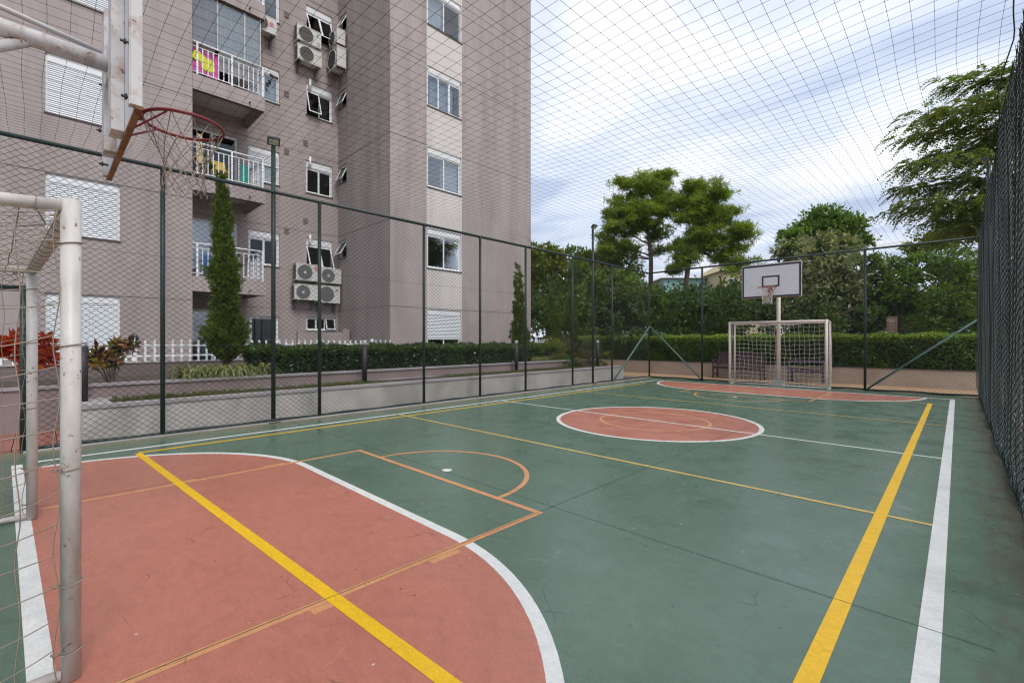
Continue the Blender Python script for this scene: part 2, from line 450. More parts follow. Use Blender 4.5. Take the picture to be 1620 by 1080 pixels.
tr = N.new('ShaderNodeBsdfTransparent'); tr.inputs[0].default_value = (.55, .60, .60, 1)
fr = N.new('ShaderNodeFresnel'); fr.inputs[0].default_value = 1.55
mx = N.new('ShaderNodeMixShader'); L.new(fr.outputs[0], mx.inputs[0]); L.new(tr.outputs[0], mx.inputs[1]); L.new(gl.outputs[0], mx.inputs[2]); L.new(mx.outputs[0], out.inputs[0])
M['glass'] = m
m, N, L, out = newmat('window_glass_clear')
gl = N.new('ShaderNodeBsdfGlossy'); gl.inputs['Roughness'].default_value = .02; gl.inputs['Color'].default_value = (.95, .97, 1, 1)
tr = N.new('ShaderNodeBsdfTransparent'); tr.inputs[0].default_value = (.85, .89, .89, 1)
mx = N.new('ShaderNodeMixShader'); mx.inputs[0].default_value = .16; L.new(tr.outputs[0], mx.inputs[1]); L.new(gl.outputs[0], mx.inputs[2]); L.new(mx.outputs[0], out.inputs[0])
M['glass_clear'] = m

# ------------------------------------------------------------------ ground and court
# court axes: X across (left fence -8.35, right fence 0.40), Y along (near goal 0, far goal 15.2)
FX0, FX1, FY0, FY1 = -8.35, 0.40, -1.0, 16.0
GX0, GX1 = -5.20, -2.63          # goal post axes
YE0, YE1 = 0.0, 15.0             # end lines
YM = 7.44                        # half-way line
o = struct(MB().poly([(-400, -200), (400, -200), (400, 600), (-400, 600)], -0.06).build('ground', M['ground']))
court = struct(MB().box(FX0 - .12, FX1 + .3, FY0 - 3.0, FY1 + .08, -.05, 0.0).build('court_floor', M['green']))
def sheet(name, pts, z, mat): return MB().poly(pts, z).build(name, mat, court)
def rect(x0, x1, y0, y1): return [(x0, y0), (x1, y0), (x1, y1), (x0, y1)]
def d_outline(r, s, ye, nseg=28):
    """Rounded goal area: quarter circles round the posts joined by a straight line."""
    pts = [(GX1 + r*math.cos(a), ye + s*r*math.sin(a)) for a in np.linspace(0, PI/2, nseg)]
    pts += [(GX0 - r*math.sin(a), ye + s*r*math.cos(a)) for a in np.linspace(0, PI/2, nseg)]
    return pts
def band(name, outer, inner, z, mat):
    b = MB(); n = len(outer)
    for i in range(n - 1): b.quad((*outer[i], z), (*outer[i+1], z), (*inner[i+1], z), (*inner[i], z))
    return b.build(name, mat, court)
def circle(cx, cy, r, n=72): return [(cx + r*math.cos(2*PI*k/n), cy + r*math.sin(2*PI*k/n)) for k in range(n + 1)]
Z1, Z2, Z3, Z4, Z5 = .0005, .0010, .0015, .0020, .0025
RD = 2.10
for s, ye in ((1, YE0), (-1, YE1)):
    po = d_outline(RD - .03, s, ye)
    if s > 0: po = [(GX1 + RD - .03, .06)] + [p_ for p_ in po if p_[1] > .07 or p_[0] < -6] + [(GX0 - RD + .03, -.16)]
    sheet('goal_area_paint', po, Z1, M['red'])
    band('goal_area_line', d_outline(RD, s, ye), d_outline(RD - .075, s, ye), Z2, M['white_line'])
    yk = ye + s*2.82
    y0, y1 = sorted((ye, yk))
    for x in (-5.45, -2.44):
        sheet('key_line', rect(x - .0275, x + .0275, y0, y1), Z3, M['orange_line'])
        sx = 1 if x > -4 else -1
        for ya, yb in ((.97, 1.09), (1.71, 1.94)):
            sheet('key_mark', rect(*sorted((x + sx*.03, x + sx*.085)), *sorted((ye + s*ya, ye + s*yb))), Z3, M['orange_line'])
    sheet('free_throw_line', rect(-5.4775, -2.4125, yk - .0275, yk + .0275), Z4, M['orange_line'])
    aa = np.linspace(0, PI, 40)
    band('free_throw_arc', [(-3.945 + 1.04*math.cos(a), yk + s*1.04*math.sin(a)) for a in aa], [(-3.945 + .99*math.cos(a), yk + s*.99*math.sin(a)) for a in aa], Z3 + .0002, M['orange_line'])
    sheet('penalty_spot', circle(-3.95, ye + s*3.05, .055, 20)[:-1], Z3, M['white_line'])
CX = -3.80
sheet('centre_circle_paint', circle(CX, YM, 1.66)[:-1], Z1, M['red'])
band('centre_circle_line', circle(CX, YM, 1.69), circle(CX, YM, 1.62), Z2, M['white_line'])
band('jump_circle_line', circle(CX, YM, .93), circle(CX, YM, .885), Z2, M['orange_line'])
sheet('halfway_line', rect(-7.56, -.14, YM - .025, YM + .025), Z3 + .0003, M['white_line'])
sheet('side_line', rect(-.14, -.055, YE0 - .05, YE1 + .04), Z4, M['white_line'])
sheet('side_line', rect(-7.64, -7.565, YE0 - .1, YE1 + .04), Z4, M['white_line'])
sheet('end_line', [(-7.565, -.235), (-.14, .06), (-.14, .145), (-7.565, -.15)], Z2 + .0002, M['white_line'])
sheet('end_line', rect(-7.565, -.14, YE1 - .035, YE1 + .04), Z2 + .0002, M['white_line'])
# volleyball lines
sheet('volleyball_side_line', [(-.485, .88), (-.405, .88), (-.405, 13.7), (-.485, 13.7)], Z5, M['yellow_line'])
sheet('volleyball_side_line', rect(-7.33, -7.265, .84, 13.7), Z5, M['yellow_line'])
sheet('volleyball_end_line', [(-7.265, .80), (-.485, 1.18), (-.485, 1.255), (-7.265, .875)], Z5, M['yellow_line'])
sheet('volleyball_end_line', rect(-7.265, -.485, 13.63, 13.67), Z5, M['pale_yellow_line'])
sheet('volleyball_attack_line', rect(-7.62, -.485, 4.68, 4.73), Z5 + .0003, M['pale_yellow_line'])
sheet('volleyball_attack_line', rect(-7.62, -.14, 10.28, 10.33), Z5 + .0003, M['pale_yellow_line'])
sheet('volleyball_attack_line', rect(-.405, -.14, 4.68, 4.73), Z5 + .0003, M['pale_yellow_line'])
# expansion joints
for x, ya, yb in ((-2.45, FY0, FY1), (-5.55, FY0, FY1)):
    sheet('expansion_joint', rect(x - .0022, x + .0022, ya, yb), Z5 + .0006, M['joint'])
for y in (3.0, 12.0):
    sheet('expansion_joint', rect(FX0 + .1, .12, y - .0022, y + .0022), Z5 + .0009, M['joint'])
# paths outside the fence
o = struct(MB().poly([(FX0 - .12, FY1 + .08), (-60, FY1 + .08), (-60, 18.4), (14, 18.4), (14, FY1 + .08)], -.012).build('path', M['tan_path']))
o = struct(MB().poly([(.70, -30), (40, -30), (40, 16.08), (.70, 16.08)], -.020).build('path', M['tan_path']))
pav = struct(MB().poly([(-8.47, -14), (-8.47, 17), (-14, 17), (-14, -14)], -.018).build('path', M['mauve_dark']))
pm = None
for i in range(7):
    for j in range(16):
        x = -8.60 - i*.205; y = .25 - j*.205
        if pm is None:
            ob = MB().box(-.098, .098, -.098, .098, -.018, .03).build('paver', M['red_paver'], pav); pm = ob.data
        else: ob = link('paver', pm, pav)
        ob.location = (x, y, random.uniform(-.004, .004))
# ------------------------------------------------------------------ fences
FH = 3.92
def chain(P, a0, a1, z0, z1, W=.10, H=.08, n=14, jit=.006):
    w = Wires(); k0 = W/H
    span = (z1 - z0)*k0
    for s in (1, -1):
        starts = np.arange(a0 - (span if s > 0 else 0), a1 + (span if s < 0 else 0), W)
        for a in starts:
            lo, hi = z0, z1
            if s > 0:
                lo = max(lo, z0 + (a0 - a)/k0); hi = min(hi, z0 + (a1 - a)/k0)
            else:
                lo = max(lo, z0 + (a - a1)/k0); hi = min(hi, z0 + (a - a0)/k0)
            if hi - lo < .02: continue
            m = max(2, int(n*(hi - lo)/(z1 - z0)) + 1)
            zz = np.linspace(lo, hi, m); aa = a + s*(zz - z0)*k0
            dz = jit*np.sin(aa*2.1 + zz*1.3) + jit*.7*np.sin(aa*5.3 - zz*2.9); da = jit*np.cos(aa*1.7 + zz*3.1)
            edge = np.clip(np.minimum(zz - z0, z1 - zz)/.15, 0, 1)
            w.line([P(x + y_*e_, z + d*e_, s) for x, z, y_, d, e_ in zip(aa, zz, da, dz, edge)])
    return w
def fence_thing(loc, label): return thing('chain_link_fence', loc, label, 'fence')

# --- left side fence with an open gateway at its near end
lf = fence_thing((FX0, 7, 0), 'tall dark green chain link fence between the court and the apartment building garden')
LPY = [1.24, 3.54, 5.82, 7.46, 9.10, 11.2, 13.4]
for y in LPY: MB().tube([(FX0, y, 0), (FX0, y, FH)], .031, 10).build('post', M['post_green'], lf, True)
MB().tube([(FX0, -.16, 0), (FX0, -.16, 2.08)], .031, 10).build('gate_post', M['post_green'], lf, True)
MB().tube([(FX0, -1.3, 0), (FX0, -1.3, FH)], .031, 10).build('post', M['post_green'], lf, True)
MB().tube([(FX0, -1.3, 2.05), (FX0, -.16, 2.05)], .028, 10).build('gate_lintel', M['post_green'], lf, True)
MB().tube([(FX0, FY0 - .3, FH), (FX0, FY1, FH)], .030, 10).build('top_rail', M['post_green'], lf, True)
MB().tube([(FX0, y, .035 + .008*math.sin(y*5)) for y in np.linspace(-.16, FY1, 60)], .026, 8).build('bottom_rail', M['post_green'], lf, True)
PL = lambda a, z, s: (FX0 + .034 + .0025*s, a, z)
chain(PL, -.16, FY1, .03, FH).build('mesh', .0029, M['wire'], lf)['kind'] = 'stuff'
chain(PL, -1.3, -.16, 2.05, FH).build('gate_top_mesh', .0029, M['wire'], lf)['kind'] = 'stuff'
for z in (1.32, 2.62): Wires().line([(FX0 + .036, y, z + .004*math.sin(y*3)) for y in np.linspace(-.16, FY1, 40)]).build('tension_wire', .0025, M['wire'], lf)
MB().tube([(FX0 + .05, FY1 - .06, 1.92), (FX0 + .05, 13.45, .06)], .026, 8).build('brace', M['brace_green'], lf, True)
MB().box(FX0 - .10, FX0 + .045, -.16, FY1, .001, .022).build('kerb', M['concrete_lip'], lf)

# --- back fence
bf = fence_thing((-4, FY1, 0), 'dark green chain link fence behind the far goal and backboard')
BPX = [-6.37, -3.99, -1.86]
for x in [FX0] + BPX + [FX1]: MB().tube([(x, FY1, 0), (x, FY1, FH + .02)], .033, 10).build('post', M['post_green'], bf, True)
MB().tube([(FX0, FY1, FH), (FX1, FY1, FH)], .030, 10).build('top_rail', M['post_green'], bf, True)
MB().tube([(x, FY1, .035 + .008*math.sin(x*5)) for x in np.linspace(FX0, FX1, 40)], .026, 8).build('bottom_rail', M['post_green'], bf, True)
PB = lambda a, z, s: (a, FY1 - .036 + .0025*s, z)
chain(PB, FX0, FX1, .03, FH).build('mesh', .0027, M['wire_green'], bf)['kind'] = 'stuff'
for z in (1.32, 2.62): Wires().line([(x, FY1 - .038, z + .004*math.sin(x*3)) for x in np.linspace(FX0, FX1, 30)]).build('tension_wire', .0025, M['wire'], bf)
MB().tube([(FX0 + .06, FY1 - .05, 1.92), (-6.40, FY1 - .05, .06)], .024, 8).build('brace', M['brace_green'], bf, True)
MB().tube([(FX1 - .04, FY1 - .05, 1.92), (-1.80, FY1 - .05, .06)], .026, 8).build('brace', M['brace_green'], bf, True)

# --- right side fence: slack mesh, bellied between its posts
rf = fence_thing((FX1, 7, 0), 'dark slack chain link fence along the right edge of the court')
RPY = [-1.0, 1.3, 3.6, 5.9, 8.2, 10.5, 12.8]
for y in RPY: MB().tube([(FX1 + .03, y, 0), (FX1 + .03, y, FH)], .033, 10).build('post', M['post_green'], rf, True)
MB().tube([(FX1 + .02, -1.0, FH), (FX1 + .02, FY1, FH)], .032, 10).build('top_rail', M['post_green'], rf, True)
MB().tube([(FX1 + .02*math.sin(y*2.7), y, .045 + .014*math.sin(y*5.4)) for y in np.linspace(-1.0, FY1, 120)], .030, 8).build('bottom_rail', M['brace_green'], rf, True)
def belly(y, z):
    e = min(1.0, z/.35)*min(1.0, (FH - z)/.25)
    return e*(.030*math.sin(2*PI*y/.92 + .5*math.sin(z*.8)) + .020*math.sin(2*PI*y/.41 + 1.3 + .4*z) + .014*math.sin(y*1.9 + z*1.1)) + .010*math.sin(2*PI*y/.31)*(1 - e)
PR = lambda a, z, s: (FX1 - .035 + .003*s + belly(a, z), a, z)
chain(PR, -1.0, FY1, .03, FH, n=64, W=.075, H=.068).build('mesh', .0030, M['wire_green'], rf)['kind'] = 'stuff'
for k in range(46):
    y = 1.0 + k*.33
    c = (FX1 - .01, y, .045)
    Wires().line([(c[0] + .036*math.cos(a), y + .02*math.sin(a*.5), c[2] + .036*math.sin(a)) for a in np.linspace(0, 2*PI, 7)]).build('tie_wire', .004, M['wire_green'], rf)
ed = Wires()
ed.line([(FX1 - .07 - .05*abs(math.sin(y*1.7)), y, FH - .02 - .07*abs(math.sin(y*1.7 + .3))) for y in np.linspace(-1, FY1, 130)])
ed.build('net_border_rope', .006, M['net_dark'], rf)

# --- net stretched over the court
def net_z(x, y):
    ex = min(1, (x - FX0)/1.2)*min(1, (FX1 - x)/1.2); ey = min(1, (FY1 - y)/1.2)
    return FH + .01 + max(0, ex)*max(0, ey)*(-.05 + .030*math.sin(x*1.1 + .6*math.sin(y*.5)) + .028*math.sin(y*.83 + .4*x) + .008*math.sin(x*3.7 + y*2.3))
def net_w(x, y): return (.016*math.sin(y*.9 + x*.5) + .007*math.sin(y*3.1 + 1.7*x), .016*math.sin(x*1.0 + y*.4) + .007*math.sin(x*3.3 + 1.3*y))
CELL = .131
nx = int(round((FX1 - FX0)/CELL)); ny = int(round((FY1 + 1.3)/CELL))
GN = np.zeros((nx + 1, ny + 1, 3))
for i in range(nx + 1):
    for j in range(ny + 1):
        x = FX0 + (FX1 - FX0)*i/nx; y = -1.3 + (FY1 + 1.3)*j/ny
        wx, wy = net_w(x, y)
        ed_ = (0 if i in (0, nx) else 1); ee = (0 if j in (0, ny) else 1)
        GN[i, j] = (x + wx*ed_, y + wy*ee, net_z(x, y))
nt_ = thing('overhead_net', (-4, 7.5, FH), 'black square mesh ball net stretched like a ceiling over the whole court', 'net')
A = np.concatenate([GN[:-1].reshape(-1, 3), GN[:, :-1].reshape(-1, 3)]); B = np.concatenate([GN[1:].reshape(-1, 3), GN[:, 1:].reshape(-1, 3)])
V, Q = prisms(A, B, .0015); arr_mesh('twine', V, Q, M['net_dark'], nt_)['kind'] = 'stuff'
K = GN.reshape(-1, 3); r = .0045
kv = np.concatenate([K[:, None, :] + np.array([[[r,0,0],[0,r,0],[-r,0,0],[0,-r,0],[0,0,r],[0,0,-r]]])]).reshape(-1, 3)
kb = (np.arange(len(K))*6)[:, None]
kq = np.concatenate([kb + np.array([[a, b, 4]]) for a, b in ((0,1),(1,2),(2,3),(3,0))] + [kb + np.array([[b, a, 5]]) for a, b in ((0,1),(1,2),(2,3),(3,0))])
arr_mesh('knots', kv, kq, M['net_dark'], nt_)['kind'] = 'stuff'

# ------------------------------------------------------------------ floodlight posts
def floodlight(x, y, h, aim, label):
    t = thing('floodlight_post', (x, y, 0), label, 'floodlight', 'floodlight posts along the court fence')
    MB().tube([(x, y, 0), (x, y, h)], .036, 12).build('pole', M['post_green'], t, True)
    MB().box(x - .09, x + .09, y - .09, y + .09, .001, .012).build('base_plate', M['post_green'], t)
    a = Vector((aim[0], aim[1], 0)).normalized(); s = Vector((-a.y, a.x, 0)); dn = (a*.62 + Vector((0, 0, -1))*.78).normalized(); up = s.cross(dn)
    c = Vector((x, y, h + .07)) + a*.06
    def bx(w, hh, d0, d1): return [c + s*i*w + up*j*hh + dn*d for d in (d0, d1) for i, j in ((-1,-1),(1,-1),(1,1),(-1,1))]
    hd = MB().hexa(bx(.095, .07, -.022, .026))
    for k in range(6):
        q = [c + s*(-.075 + k*.030 + i*.005) + up*j*.058 + dn*d for d in (-.042, -.020) for i, j in ((-1,-1),(1,-1),(1,1),(-1,1))]
        hd.hexa(q)
    h_ = hd.build('lamp_head', M['black'], t)
    MB().hexa(bx(.075, .051, .0265, .030)).build('lamp_lens', M['lamp_lens'], h_)
    MB().tube([(x, y, h - .02), tuple(c - dn*.03)], .016, 6).build('bracket', M['black'], t)
floodlight(FX0 - .02, 2.76, 4.70, (1, -.25), 'green floodlight post with black lamp head beside the tall slender cypress')
floodlight(FX0 - .02, 12.30, 4.95, (1, -.1), 'green floodlight post rising above the left fence near its far corner')
floodlight(FX1 + .08, 14.6, 5.30, (-1, -.1), 'pale green floodlight post beside the feathery tree at the right fence')

# ------------------------------------------------------------------ goals
def goal(ye, s, label, mat, rope, netr, sag, name_group, skew=0.0):
    """Goal with its mouth towards +Y*s; back frame behind the end line."""
    t = thing('futsal_goal', ((GX0 + GX1)/2, ye, 0), label, 'goal', name_group)
    H, D, R = 1.945, .46, .0325
    for x in (GX0, GX1):
        MB().tube([(x, ye, .004), (x, ye, H + .036)], R, 24).build('post', mat, t, True)
        MB().tube([(x, ye - s*D, .004), (x, ye - s*D, H - .02)], .024, 14).build('back_post', mat, t, True)
        MB().tube([(x, ye - s*.03, H + .005), (x, ye - s*D, H - .02)], .026, 14).build('top_side_bar', mat, t, True)
        MB().tube([(x, ye - s*.03, .032), (x, ye - s*D, .032)], .022, 12).build('ground_side_bar', mat, t, True)
    MB().tube([(GX0 + .02, ye, H), (GX1 - .02, ye, H)], R*.97, 24).build('crossbar', mat, t, True)
    MB().tube([(GX0, ye - s*D, H - .02), (GX1, ye - s*D, H - .02)], .022, 12).build('back_bar', mat, t, True)
    MB().tube([(GX0, ye - s*D, .030), (GX1, ye - s*D, .030)], .020, 12).build('ground_back_bar', mat, t, True)
    w = Wires()
    nX, nZ, nD = 20, 15, 4
    def back(i, j):      # i over X, j over Z
        u, v = i/nX, j/nZ
        b = sag*math.sin(PI*u)**.6*math.sin(PI*min(1, (1 - v)*1.05))*(.6 + .4*math.sin(u*9 + v*3)) if 0 < u < 1 else 0
        dr = -sag*.45*math.sin(PI*u)*math.sin(PI*v)
        return (GX0 + (GX1 - GX0)*u + .012*math.sin(v*17 + i), ye - s*(D + .02 + b), .03 + (H - .05)*v + dr + .010*math.sin(i*1.7 + j))
    for i in range(nX + 1): w.line([back(i, j) for j in range(nZ + 1)])
    for j in range(nZ + 1): w.line([back(i + k*.5, j) for i in range(nX) for k in (0, 1)] + [back(nX, j)])
    for x, sd in ((GX0, -1), (GX1, 1)):
        def side(i, j):
            u, v = i/nD, j/nZ
            sg = -.05*math.sin(PI*u)*(.6 + .4*math.sin(j*1.3))
            return (x + sd*(.03 + .05*math.sin(PI*u)*math.sin(PI*v)), ye - s*(.045 + (D - .03)*u + .010*math.sin(j*1.9)*(1 - u)), .03 + (H - .05)*v + sg)
        for i in range(nD + 1): w.line([side(i, j + k*.5) for j in range(nZ) for k in (0, 1)] + [side(i, nZ)])
        for j in range(nZ + 1): w.line([side(i + k*.25, j) for i in range(nD) for k in (0, 1, 2, 3)] + [side(nD, j)])
    def top(i, j):
        u, v = i/nX, j/nD
        return (GX0 + (GX1 - GX0)*u, ye - s*(.03 + D*v), H - .01 - .03*v - .07*math.sin(PI*u)*math.sin(PI*v) - .02*math.sin(i*1.1)*math.sin(PI*v))
    for i in range(nX + 1): w.line([top(i, j) for j in range(nD + 1)])
    for j in range(nD + 1): w.line([top(i, j) for i in range(nX + 1)])
    w.build('goal_net', netr, rope, t)['kind'] = 'stuff'
    for x in (GX0, GX1):
        for z in (.12, .40, .87, 1.38, 1.80):
            tie = Wires().line([(x + (R + .003)*math.cos(a), ye + (R + .003)*math.sin(a), z + .006*math.sin(a)) for a in np.linspace(-PI/2, 1.5*PI, 17)]).line([(x, ye - s*(R + .003), z), (x + .012*(1 if x > -4 else -1), ye - s*.05, z - .004), (x, ye - s*.06, z + .008), (x, ye - s*(R + .003), z + .003)]).build('net_tie', netr*1.1, rope, t)
    for x in np.linspace(GX0 + .2, GX1 - .2, 12):
        Wires().line([(x + .01*math.sin(a), ye + (R + .003)*math.cos(a), H + (R + .003)*math.sin(a)) for a in np.linspace(0, 2*PI, 13)]).build('net_tie', netr*1.1, rope, t)
    for x in (GX0, GX1):
        for d in (.10, .30):
            Wires().line([(x - .030*math.cos(a), ye - s*d, H - .005 + .030*math.sin(a)) for a in np.linspace(0, 2*PI, 13)] + [(x - .028, ye - s*d, H - .01), (x - .05, ye - s*(d - .03), H - .07), (x + .0, ye - s*(d + .05), H - .10)]).build('net_tie', netr*1.1, rope, t)
    t.rotation_euler.z = skew
goal(0.017, 1, 'large white painted tube goal with slack net at the left edge, nearest the camera', M['goal_paint'], M['rope'], .0027, .06, 'futsal goals', .053)
goal(15.25, -1, 'white framed goal with netting standing under the far backboard', M['goal_far'], M['rope_white'], .0042, .14, 'futsal goals')

# ------------------------------------------------------------------ basketball hoops
def hoop(yb, s, ypole, label, rimmat, near):
    """Board front at y = yb facing +Y*s."""
    X0, X1, ZB, ZT = -4.74, -3.18, 2.665, 3.63
    xc = (X0 + X1)/2
    t = thing('basketball_hoop', (xc, ypole, 0), label, 'basketball hoop', 'basketball hoops')
    b0, b1 = sorted((yb - s*.022, yb))
    bd = MB().box(X0, X1, b0, b1, ZB, ZT).build('backboard', M['board_white'], t)
    f = yb + s*.003
    def flat(name, x0, x1, z0, z1, mat, d=.003):
        y0, y1 = sorted((yb + s*.0005, yb + s*d)); MB().box(x0, x1, y0, y1, z0, z1).build(name, mat, bd)
    e = .05
    for a in ((X0 + .004, X1 - .004, ZT - e, ZT - .004), (X0 + .004, X1 - .004, ZB + .004, ZB + e), (X0 + .004, X0 + e, ZB + e, ZT - e), (X1 - e, X1 - .004, ZB + e, ZT - e)):
        flat('border_stripe', *a, M['board_black'])
    q0, q1, qz0, qz1 = xc - .235, xc + .235, 2.97, 3.30
    for a in ((q0, q1, qz1 - .045, qz1), (q0, q1, qz0, qz0 + .045), (q0, q0 + .045, qz0 + .045, qz1 - .045), (q1 - .045, q1, qz0 + .045, qz1 - .045)):
        flat('target_stripe', *a, M['board_black'])
    # steel frame on the back of the board
    def bk(name, x0, x1, z0, z1, d0, d1, mat, par=None):
        y0, y1 = sorted((yb - s*d0, yb - s*d1)); return MB().box(x0, x1, y0, y1, z0, z1).build(name, mat, par or t)
    bk('frame_bar', X0 - .012, X1 + .012, ZB - .020, ZB - .001, -.006, .026, M['rust'])
    bk('frame_bar', X0 - .012, X1 + .012, ZT + .001, ZT + .028, -.006, .045, M['rusty_white'])
    bk('frame_bar', X0 - .012, X0 - .001, ZB, ZT, -.004, .045, M['rusty_white'])
    bk('frame_bar', X1 + .001, X1 + .012, ZB, ZT, -.004, .045, M['rusty_white'])
    bk('frame_bar', X0 + .0, X0 + .05, ZB + .002, ZT - .002, .0225, .05, M['rusty_white'])
    bk('frame_bar', X1 - .05, X1 - .0, ZB + .002, ZT - .002, .0225, .05, M['rusty_white'])
    bk('upright_channel', xc - .30, xc - .14, ZB + .012, ZT - .01, .0235, .085, M['rusty_white'])
    bk('upright_channel', xc + .14, xc + .30, ZB + .012, ZT - .01, .0235, .085, M['rusty_white'])
    bk('cross_channel', xc - .139, xc + .139, 3.10, 3.28, .0235, .08, M['rusty_white'])
    for x in np.linspace(X0 + .09, X1 - .09, 4):
        for z in (ZB + .07, ZT - .30):
            if abs(abs(x - xc) - .22) < .1: continue
            MB().tube([(x, yb - s*.02, z), (x, yb - s*.075, z)], .008, 6).tube([(x, yb - s*.050, z), (x, yb - s*.060, z)], .018, 6).build('bolt', M['black'], t)
    for z in (ZB + .34, ZT - .10):
        for x in (X0 + .03, X1 - .03):
            MB().tube([(x, yb - s*.05, z), (x, yb - s*.085, z)], .007, 6).tube([(x, yb - s*.060, z), (x, yb - s*.070, z)], .016, 6).build('bolt', M['black'], t)
    # arms and pole
    za = 3.19
    pole_h = 3.42 if near else 3.35
    MB().tube([(xc, ypole, .002), (xc, ypole, pole_h)], .056, 18).build('pole', M['goal_paint'] if near else M['goal_far'], t, True)
    MB().box(xc - .14, xc + .14, ypole - .14, ypole + .14, .001, .17).build('footing', M['concrete'], t)
    MB().tube([(xc, ypole, za + .03), (xc, yb - s*.08, za)], .050, 18).build('arm', M['rusty_white'], t, True)
    MB().tube([(xc, ypole, 2.72), (xc, ypole + (yb - s*.06 - ypole)*.62, za - .02)], .030, 12).build('arm_brace', M['rusty_white'], t, True)
    for x in (xc - .62, xc + .62):
        MB().tube([(xc, ypole, pole_h - .02), (x, yb - s*.03, 3.54)], .018, 8).build('tie_bar', M['rusty_white'], t, True)
    # rim and net
    rc = Vector((xc, yb + s*.335, 2.93)); R = .238
    rim = MB().torus(rc, (0, 0, 1), R, .011, 56, 10).build('rim', rimmat, t, True)
    y0, y1 = sorted((yb + s*.001, yb + s*.10)); MB().box(xc - .05, xc + .05, y0, y1, 2.90, 2.955).build('rim_bracket', rimmat, rim)
    for sx in (-1, 1):
        MB().tube([(xc + sx*.05, yb + s*.004, 2.76 if near else 2.80), (xc + sx*R*.80, rc.y - s*R*.55, 2.922)], .007, 6).build('rim_strut', rimmat, rim)
    y0, y1 = sorted((yb + s*.0008, yb + s*.008)); MB().box(xc - .075, xc + .075, y0, y1, 2.72, 2.90).build('rim_plate', rimmat, rim)
    w = Wires(); nn, lv = 12, 7
    rad = [R, R*.80, R*.66, R*.57, R*.53, R*.52, R*.52, R*.54]; zz = [0, -.12, -.18, -.24, -.30, -.36, -.41, -.46]
    def pt(k, l):
        a = 2*PI*k/nn
        return (rc.x + rad[l]*math.cos(a) + .008*math.sin(k*2.3 + l), rc.y + rad[l]*math.sin(a) + .008*math.cos(k*1.7 + l), rc.z + zz[l] + .008*math.sin(k*3.1 + l*2))
    for k in range(nn):
        w.line([pt(k, 0), pt(k + .44, 1)]); w.line([pt(k, 0), pt(k - .44, 1)])
        for l in range(1, lv):
            w.line([pt(k + .5*l, l), pt(k + .5*l + .5, l + 1)]); w.line([pt(k + .5*l, l), pt(k + .5*l - .5, l + 1)])
        w.line([pt(k, lv), (pt(k, lv)[0], pt(k, lv)[1], pt(k, lv)[2] - .03)])
    w.build('hoop_net', .0034 if near else .0042, M['rope'] if near else M['rope_white'], rim)
hoop(.378, 1, -.68, 'basketball hoop seen from behind its rusty edged board, red rim near the camera', M['rim_red'], True)
hoop(14.98, -1, 15.82, 'far basketball hoop with black bordered white board on a pole behind the goal', M['rim_far'], False)
# ------------------------------------------------------------------ apartment building
XL, XR, XB = -15.10, -13.05, -16.75      # left wing front, right block front, recess back wall
YRET, YRC, YEND = 2.90, 7.80, 14.55      # left wing end, right block near side, right block far end
ZTOP = 20.0
FLH = 2.79
GROOVES = [2.50 + FLH*k for k in range(6)] 
bld = thing('apartment_building', (-15, 5, 0), 'mauve grey apartment building with balconies, white roller shutters and a pale window stripe', 'building')
def facade(name, axis, c, a0, a1, z0, z1, openings, grooves, mat, rev=.15):
    """Wall sheet in the plane X=c (facing +X) or Y=c (facing -Y) with recessed grooves and real openings."""
    b = MB(); g = None; gr = {}; runs = []
    def P(a, z, d): return (c + d, a, z) if axis == 'X' else (a, c - d, z)
    gz = [(q - .008, q + .008) for q in grooves if z0 < q < z1]
    za = sorted(set([z0, z1] + [v for q in gz for v in q] + [v for o_ in openings for v in o_[2:4]]))
    aa = sorted(set([a0, a1] + [v for o_ in openings for v in o_[0:2]]))
    for i in range(len(aa) - 1):
        for j in range(len(za) - 1):
            am, zm = (aa[i] + aa[i+1])/2, (za[j] + za[j+1])/2
            if any(o_[0] < am < o_[1] and o_[2] < zm < o_[3] for o_ in openings): continue
            ing = any(q[0] < zm < q[1] for q in gz)
            d = -.020 if ing else 0
            if ing:
                key = round(za[j], 4)
                run = gr.get(key)
                if run is None or abs(run[1] - aa[i]) > 1e-6: run = [MB(), aa[i]]; gr[key] = run; runs.append(run[0])
                run[1] = aa[i+1]; g = run[0]
            b_ = g if ing else b
            b_.quad(P(aa[i], za[j], d), P(aa[i+1], za[j], d), P(aa[i+1], za[j+1], d), P(aa[i], za[j+1], d))
            if ing:
                for z in (za[j], za[j+1]): g.quad(P(aa[i], z, 0), P(aa[i+1], z, 0), P(aa[i+1], z, -.02), P(aa[i], z, -.02))
    for o_ in openings:
        p0, p1, q0, q1 = o_[:4]
        for (u, v) in (((p0, q0), (p1, q0)), ((p1, q0), (p1, q1)), ((p1, q1), (p0, q1)), ((p0, q1), (p0, q0))):
            b.quad(P(*u, -.0), P(*v, -.0), P(*v, -rev), P(*u, -rev))
    w = b.build(name, mat, bld)
    for g in runs: g.build('wall_groove', M['groove'], w)
    return w

